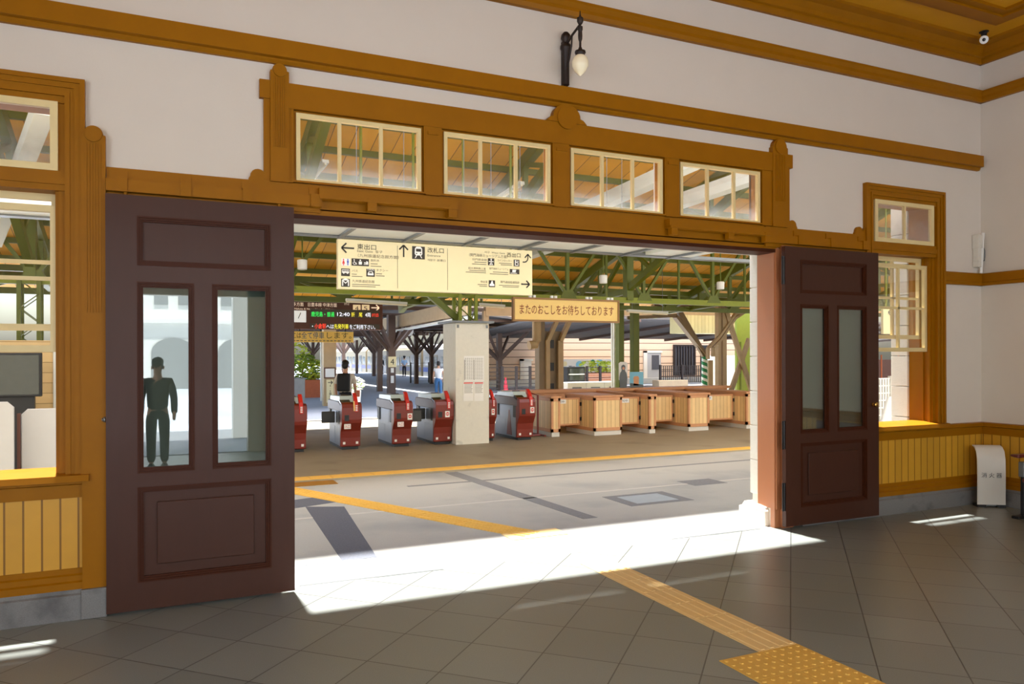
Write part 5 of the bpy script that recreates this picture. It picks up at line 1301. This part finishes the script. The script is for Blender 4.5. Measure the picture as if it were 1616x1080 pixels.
def person(label, loc, h, face, skin_sh, top, bottom, shoes='cloth_navy', stride=.0, arms=(.06, .06), elbows=(.05, .05), hands_back=False, trousers_long=True, sleeve=.45, hair_long=False, detail=True):
    """figure facing the direction `face` (radians, 0 = +x); built at loc"""
    t = thing('person', label, 'person', loc, rz=0); k = h / 1.72
    M = Matrix.Translation(loc) @ Matrix.Rotation(face - PI / 2, 4, 'Z') @ Matrix.Scale(k, 4)      # local: faces +y, x to its right hand
    P = lambda x, y, z: tuple(M @ Vector((x, y, z)))
    S_ = lambda r: tuple(a * k for a in r) if isinstance(r, tuple) else r * k
    J = {'pel': (0, 0, .95), 'wst': (0, .01, 1.08), 'ch': (0, 0, 1.27), 'nk0': (0, -.01, 1.42), 'nk': (0, .005, 1.49), 'hd0': (0, .02, 1.56), 'hd': (0, .02, 1.645)}
    V = [(J['pel'], (.125, .085)), (J['wst'], (.115, .08)), (J['ch'], (.16, .11)), (J['nk0'], (.09, .07)), (J['nk'], .052), (J['hd0'], (.072, .085)), (J['hd'], (.078, .095))]
    E = [(0, 1), (1, 2), (2, 3), (3, 4), (4, 5), (5, 6)]
    V.append(((0, .115, 1.60), .014)); E.append((5, 7))                # nose
    legs, armsv = [], []
    for s, st in ((-1, stride), (1, -stride)):
        b = len(V)
        L = [((s * .09, .0, .88), .088), ((s * .095, st * .45 + .02, .50), .058), ((s * .095, st, .10), .036), ((s * .10, st + .10, .045), (.03, .022))]
        V += L; E += [(0, b), (b, b + 1), (b + 1, b + 2), (b + 2, b + 3)]; legs.append((b, L))
    for i, s in enumerate((-1, 1)):
        b = len(V); sw, el = arms[i], elbows[i]
        if hands_back: A = [((s * .185, -.01, 1.38), .052), ((s * .245, -.10, 1.12), .038), ((s * .06, -.17, .95), .028), ((s * .03, -.175, .90), (.03, .018))]
        else: A = [((s * .185, 0, 1.38), .052), ((s * .235, sw * .4 - .02, 1.12), .040), ((s * .23, sw + el, .88), .029), ((s * .225, sw + el + .03, .80), (.032, .018))]
        V += A; E += [(2, b), (b, b + 1), (b + 1, b + 2), (b + 2, b + 3)]; armsv.append((b, A))
        if detail:
            hp = Vector(A[3][0]); dr = (Vector(A[3][0]) - Vector(A[2][0])).normalized()
            for f_ in range(4):
                c = len(V); off = Vector((0, .024 - .016 * f_, 0))
                V.append((tuple(hp + off + dr * .035), .0085)); V.append((tuple(hp + off + dr * (.07 - .008 * abs(f_ - 1)) + Vector((-s * .008, .006, 0))), .0075)); E += [(b + 3, c), (c, c + 1)]
            c = len(V); V.append((tuple(hp + Vector((-s * .012, .042, -.012))), .010)); V.append((tuple(hp + Vector((-s * .016, .052, -.045))), .0085)); E += [(b + 3, c), (c, c + 1)]
    skin_mesh('body', [(P(*c), S_(r)) for c, r in V], E, skin_sh, t)
    g = lambda L, add: [(P(*c), S_(tuple(a + add for a in r) if isinstance(r, tuple) else r + add)) for c, r in L]
    # top with sleeves
    TV = [((0, 0, .89), (.172, .128)), (J['wst'], (.150, .110)), (J['ch'], (.172, .122)), ((0, -.01, 1.41), (.105, .08))]; TE = [(0, 1), (1, 2), (2, 3)]
    for b, A in armsv:
        n = len(TV); q = Vector(A[0][0]).lerp(Vector(A[1][0]), min(1, sleeve * 2))
        TV += [(A[0][0], .066), (tuple(q), .056 if sleeve <= .5 else .052)]; TE += [(2, n), (n, n + 1)]
        if sleeve > .5: TV.append((tuple(Vector(A[1][0]).lerp(Vector(A[2][0]), .9)), .042)); TE.append((n + 1, n + 2))
    skin_mesh('shirt', g(TV, .008), TE, top, t)
    BV = [((0, 0, 1.02), (.156, .113)), ((0, 0, .90), (.164, .121))]; BE = [(0, 1)]
    for b, L in legs:
        n = len(BV); BV += [(L[0][0], .098), (L[1][0], .074), (tuple(Vector(L[1][0]).lerp(Vector(L[2][0]), 1.0 if trousers_long else .4)), .062)]; BE += [(1, n), (n, n + 1), (n + 1, n + 2)]
    skin_mesh('trousers', g(BV, .004), BE, bottom, t)
    for b, L in legs:
        c = Vector(L[2][0]); m = MB().ball((0, 0, 0), 1, (.056, .145, .055)); mm_ = M @ Matrix.Translation((c.x, c.y + .055, .055)); rot(m, mm_); m.build('shoe', shoes, t, smooth=True)
    m = MB().ball((0, 0, 0), 1, (.092, .108, .088)); rot(m, M @ Matrix.Translation((0, -.005, 1.69)))
    if hair_long: q = MB().ball((0, 0, 0), 1, (.095, .07, .13)); rot(q, M @ Matrix.Translation((0, -.06, 1.60))); me_ = bpy.data.meshes.new('t'); q.bm.to_mesh(me_); m.bm.from_mesh(me_); bpy.data.meshes.remove(me_)
    else: q = MB().ball((0, 0, 0), 1, (.088, .06, .085)); rot(q, M @ Matrix.Translation((0, -.05, 1.63))); me_ = bpy.data.meshes.new('t'); q.bm.to_mesh(me_); m.bm.from_mesh(me_); bpy.data.meshes.remove(me_)
    m.build('hair', 'hair', t, smooth=True)
    for s in (-1, 1):
        if detail: e = MB().ball((0, 0, 0), 1, (.013, .008, .009)); rot(e, M @ Matrix.Translation((s * .032, .108, 1.625))); e.build('eye', 'black', t, smooth=True)
        e = MB().ball((0, 0, 0), 1, (.012, .02, .03)); rot(e, M @ Matrix.Translation((s * .085, .01, 1.60))); e.build('ear', skin_sh, t, smooth=True)
    return t, M
pl = at(545, 575, 11.4)
t, M = person('man in a cream shirt with a black backpack, behind the ticket gates', (pl.x, 11.4, .025), 1.60, PI * .36, 'skin', 'cloth_cream', 'cloth_navy', sleeve=.42, stride=.12, arms=(.0, .05))
m = MB().prism([(-.30, 1.02), (-.13, 1.0), (-.115, 1.40), (-.17, 1.46), (-.26, 1.40)], 'x', -.15, .15); rot(m, M)
MBo = m.build('backpack', 'pack', None, bevel=.03); MBo.name = 'backpack'
tag(MBo, 'black backpack worn on the back of the man behind the ticket gates', 'backpack')
st = MB()
for s in (-1, 1): st.tube([M @ Vector((s * .10, -.13, 1.05)), M @ Vector((s * .135, .02, 1.15)), M @ Vector((s * .13, .125, 1.30)), M @ Vector((s * .11, .06, 1.43)), M @ Vector((s * .10, -.10, 1.43))], .016)
o = st.build('shoulder_strap', 'pack', MBo, smooth=True); o.matrix_parent_inverse = Matrix()
m = MB().box((.20, .10, .86), (.32, .19, 1.02)); rot(m, M); tag(m.build('orange_pouch', 'orange_bag', bevel=.01), 'small orange pouch in the hand of the man with the backpack', 'bag')
pf = fl(692, 629)
t, M = person('woman in a white top and blue jeans walking away along the platform', (pf.x, pf.y, 0), 1.50, PI * .44, 'skin', 'cloth_white', 'denim', sleeve=.2, stride=.10, arms=(.04, -.04))
m = MB().prism([(-.09, .72), (.14, .72), (.12, .98), (-.07, .98)], 'x', .245, .35); rot(m, M); mb = m.build('shoulder_bag', 'cloth_navy', bevel=.02); tag(mb, 'dark shoulder bag carried by the woman in jeans', 'bag')
s = MB().tube([M @ Vector((.28, .03, .98)), M @ Vector((.20, .03, 1.36)), M @ Vector((.12, -.08, 1.46))], .012).build('bag_strap', 'cloth_navy', mb, smooth=True); s.matrix_parent_inverse = Matrix()
pf = fl(638, 594.5)
t, M = person('uniformed man in light blue shirt, hands behind his back, by the train', (pf.x, pf.y, 0), 1.72, PI * .45, 'skin', 'cloth_blue', 'cloth_navy', hands_back=True, sleeve=.45, detail=False)
m = MB().lathe([(.10, 1.71), (.115, 1.75), (.12, 1.79), (.02, 1.80)], (0, .02, 0), 16).prism([(.09, 1.715), (.19, 1.70), (.19, 1.712), (.09, 1.735)], 'x', -.07, .07); rot(m, M); m.build('peaked_cap', 'cloth_navy', t, smooth=True)
pf = fl(602.5, 590.5)
person('person in dark clothes standing well inside the hall, mirrored in the door glass', (-.05, -7.3, 0), 1.70, PI / 2, 'skin', 'cloth_navy', 'cloth_navy', sleeve=.9, arms=(.25, .25), elbows=(.22, .22), detail=False)
person('small dark dressed person at the open door of the cream carriage', (pf.x, pf.y, 0), 1.66, PI * .2, 'skin', 'cloth_navy', 'cloth_navy', sleeve=.9, detail=False)

# ------------------------------------------------------------------ outside the side windows
WY = 6.2
xa, xb = at(-60, 600, WY).x, at(120, 600, WY).x
struct(MB().box((-9, WY, 0), (xb, WY + .3, 1.98)).build('wall_kiosk', 'clapboard_near'))
p = at(89, 600, WY); tag(MB().tube([(p.x, WY - .05, 0), (p.x, WY - .05, 1.98)], .035).build('conduit', 'lamp_white', smooth=True), 'pale vertical conduit on the beige boards seen through the window beside the door', 'pipe')
p0, p1 = at(-40, 557, 5.6), at(66, 626, 5.6)
t = thing('television', 'dark television screen on a stand behind the window beside the door', 'television', ((p0.x + p1.x) / 2, 5.6, 0))
MB().box((p0.x, 5.6, p1.z), (p1.x, 5.68, p0.z)).build('screen_case', 'black', t, bevel=.01)
MB().box((p0.x + .03, 5.59, p1.z + .03), (p1.x - .03, 5.6, p0.z - .03)).build('screen', 'tv_screen', t)
xm = (p0.x + p1.x) / 2 + .05; MB().box((xm - .18, 5.66, .05), (xm + .22, 5.76, p1.z + .2)).box((xm - .5, 5.4, .025), (xm + .5, 5.9, .07)).build('stand', 'black', t)
for i, (pa, pb, ht, tl, lb) in enumerate(((-60, 22, 636, 748, 'rounded white panel board at the frame edge, seen low in the window beside the door'), (33, 120, 646, 748, 'white panel board with a brown side edge, low in the window beside the door'))):
    y = 2.0 + .2 * i; a, b = at(pa, ht, y), at(pb, ht, y)
    t = thing('panel_board', lb, 'board', ((a.x + b.x) / 2, y, 0))
    r = .05
    pts = [(a.x, 0), (b.x, 0), (b.x, a.z - r), (b.x - r, a.z), (a.x + r, a.z), (a.x, a.z - r)]
    MB().prism(pts, 'y', y, y + .03).build('panel', 'board_grey', t, bevel=.01)
    MB().prism([(y, 0), (y + .4, 0), (y + .06, a.z - .04), (y, a.z - .04)], 'x', a.x - .03, a.x - .005).build('side_edge', 'board_brown', t)
# right window
RY = 1.6
for (pts, lb) in (([(1392, 668), (1404, 626), (1452, 623), (1470, 623), (1475, 668)], 'white slanting board leaning low outside the far window'),):
    q = [at(px, py, RY) for px, py in pts]
    t = thing('leaning_board', lb, 'board', (q[0].x, RY, 0))
    MB().prism([(q[0].x - .1, 0), (q[0].x, q[0].z), (q[1].x, q[1].z), (q[3].x, q[3].z), (q[4].x + .2, 0)], 'y', RY, RY + .05).build('panel', 'panel_white', t, bevel=.015)
rail_fence('white_fence', 'white wire fence outside the far window', 1370, 1475, 5.4, 1.25, 4, 8, 'white', 26, .05)
tag(MB().box((at(1255, 600, 8.8).x, 8.8, .025), (20, 9.2, 1.62)).build('brown_partition', 'board_brown'), 'brown partition with orange poles beyond the white fence', 'partition')
for i, px in enumerate((1391, 1418)):
    p = at(px, 600, 7.6); tag(MB().tube([(p.x, 7.6, .025), (p.x, 7.6, 1.75)], .018).build('orange_pole', 'terracotta', smooth=True), ['thin orange pole nearest the door leaf in the far window', 'thin orange pole in the middle of the far window'][i], 'pole')
a, b = at(1394, 488, 4.2), at(1452, 528, 4.2)
t = thing('hanging_notice', 'cream hanging notice board seen through the panes of the far window', 'sign', ((a.x + b.x) / 2, 4.2, b.z))
MB().box((a.x, 4.2, b.z), (b.x, 4.25, a.z)).build('board', 'sign_cream', t)
ik = Ink((0, 4.197, 0))
for k in range(5): ik.rect(a.x + .45 * (b.x - a.x), a.z - .05 - .075 * k, a.x + (.95 - .1 * (k % 2)) * (b.x - a.x), a.z - .035 - .075 * k)
ik.rect(a.x + .5 * (b.x - a.x), b.z + .05, a.x + .62 * (b.x - a.x), b.z + .17); ik.arrow(a.x + .2, a.z - .06, .14, .02, PI); ik.build('lettering', 'ink', t)
for x in (a.x + .1, b.x - .1): MB().tube([(x, 4.22, a.z), (x, 4.22, rz_(4.22) - .05)], .012).build('hanger', 'lime', t)
q = MB()
for k in range(15): q.box((7.98, .30, .30 + .36 * k), (8.3, .52, .654 + .36 * k))
struct(q.build('wall_front_quoin.002', 'stone', bevel=.006))

mat('hill_green', rgb(86, 112, 78), .9, var=.3, scale=.1)
hp_ = [(-190, 0)] + [(-190 + 12 * k, 9 + 7 * math.sin(k * .9) + 4 * math.sin(k * 2.3 + 1)) for k in range(14)] + [(-30, 0)]
struct(MB().prism(hp_, 'y', 130, 160).build('hills', 'hill_green', smooth=True))
struct(MB().box((-60, 60, 0), (-14, 70, 6.5)).build('wall_station_side', 'wall_white'))

# ------------------------------------------------------------------ the street behind the camera, mirrored in the door glass
struct(MB().box((-60, -90, -.3), (70, YB - .3, -.02)).build('street', 'asphalt'))
struct(MB().box((-2.9, -12.5, 4.3), (9.3, YB - .3, 4.6)).build('roof_porch', 'wall_white'))
for i, x in enumerate((-1.75, 1.62, 4.9, 8.0)):
    struct(MB().box((x - .2, -12.2, -.02), (x + .2, -11.8, 4.3)).build('pillar_porch' + ('' if i == 0 else '.%03d' % i), 'wall_white'))
t = thing('street_building', 'white street building with arched openings mirrored in the door glass', 'building', (6, -40, 0))
m = MB().box((-16, -52, 0), (34, -40, 11)); m.box((-16, -40, 3.6), (34, -39.7, 3.85)).build('wall', 'wall_white', t)
for k in range(14):
    x = -13 + k * 3.4
    a_ = MB().prism([(x - 1.1, 0), (x + 1.1, 0), (x + 1.1, 2.0)] + [(x + 1.1 * math.cos(PI * j / 8), 2.0 + .8 * math.sin(PI * j / 8)) for j in range(1, 8)] + [(x - 1.1, 2.0)], 'y', -39.98, -39.9)
    a_.build('arched_opening', 'arch_dark', t)
    for zz in (4.6, 7.4):
        for dx in (-.6, .6): MB().box((x + dx - .35, -39.98, zz), (x + dx + .35, -39.92, zz + 1.3)).build('window', 'arch_dark', t)
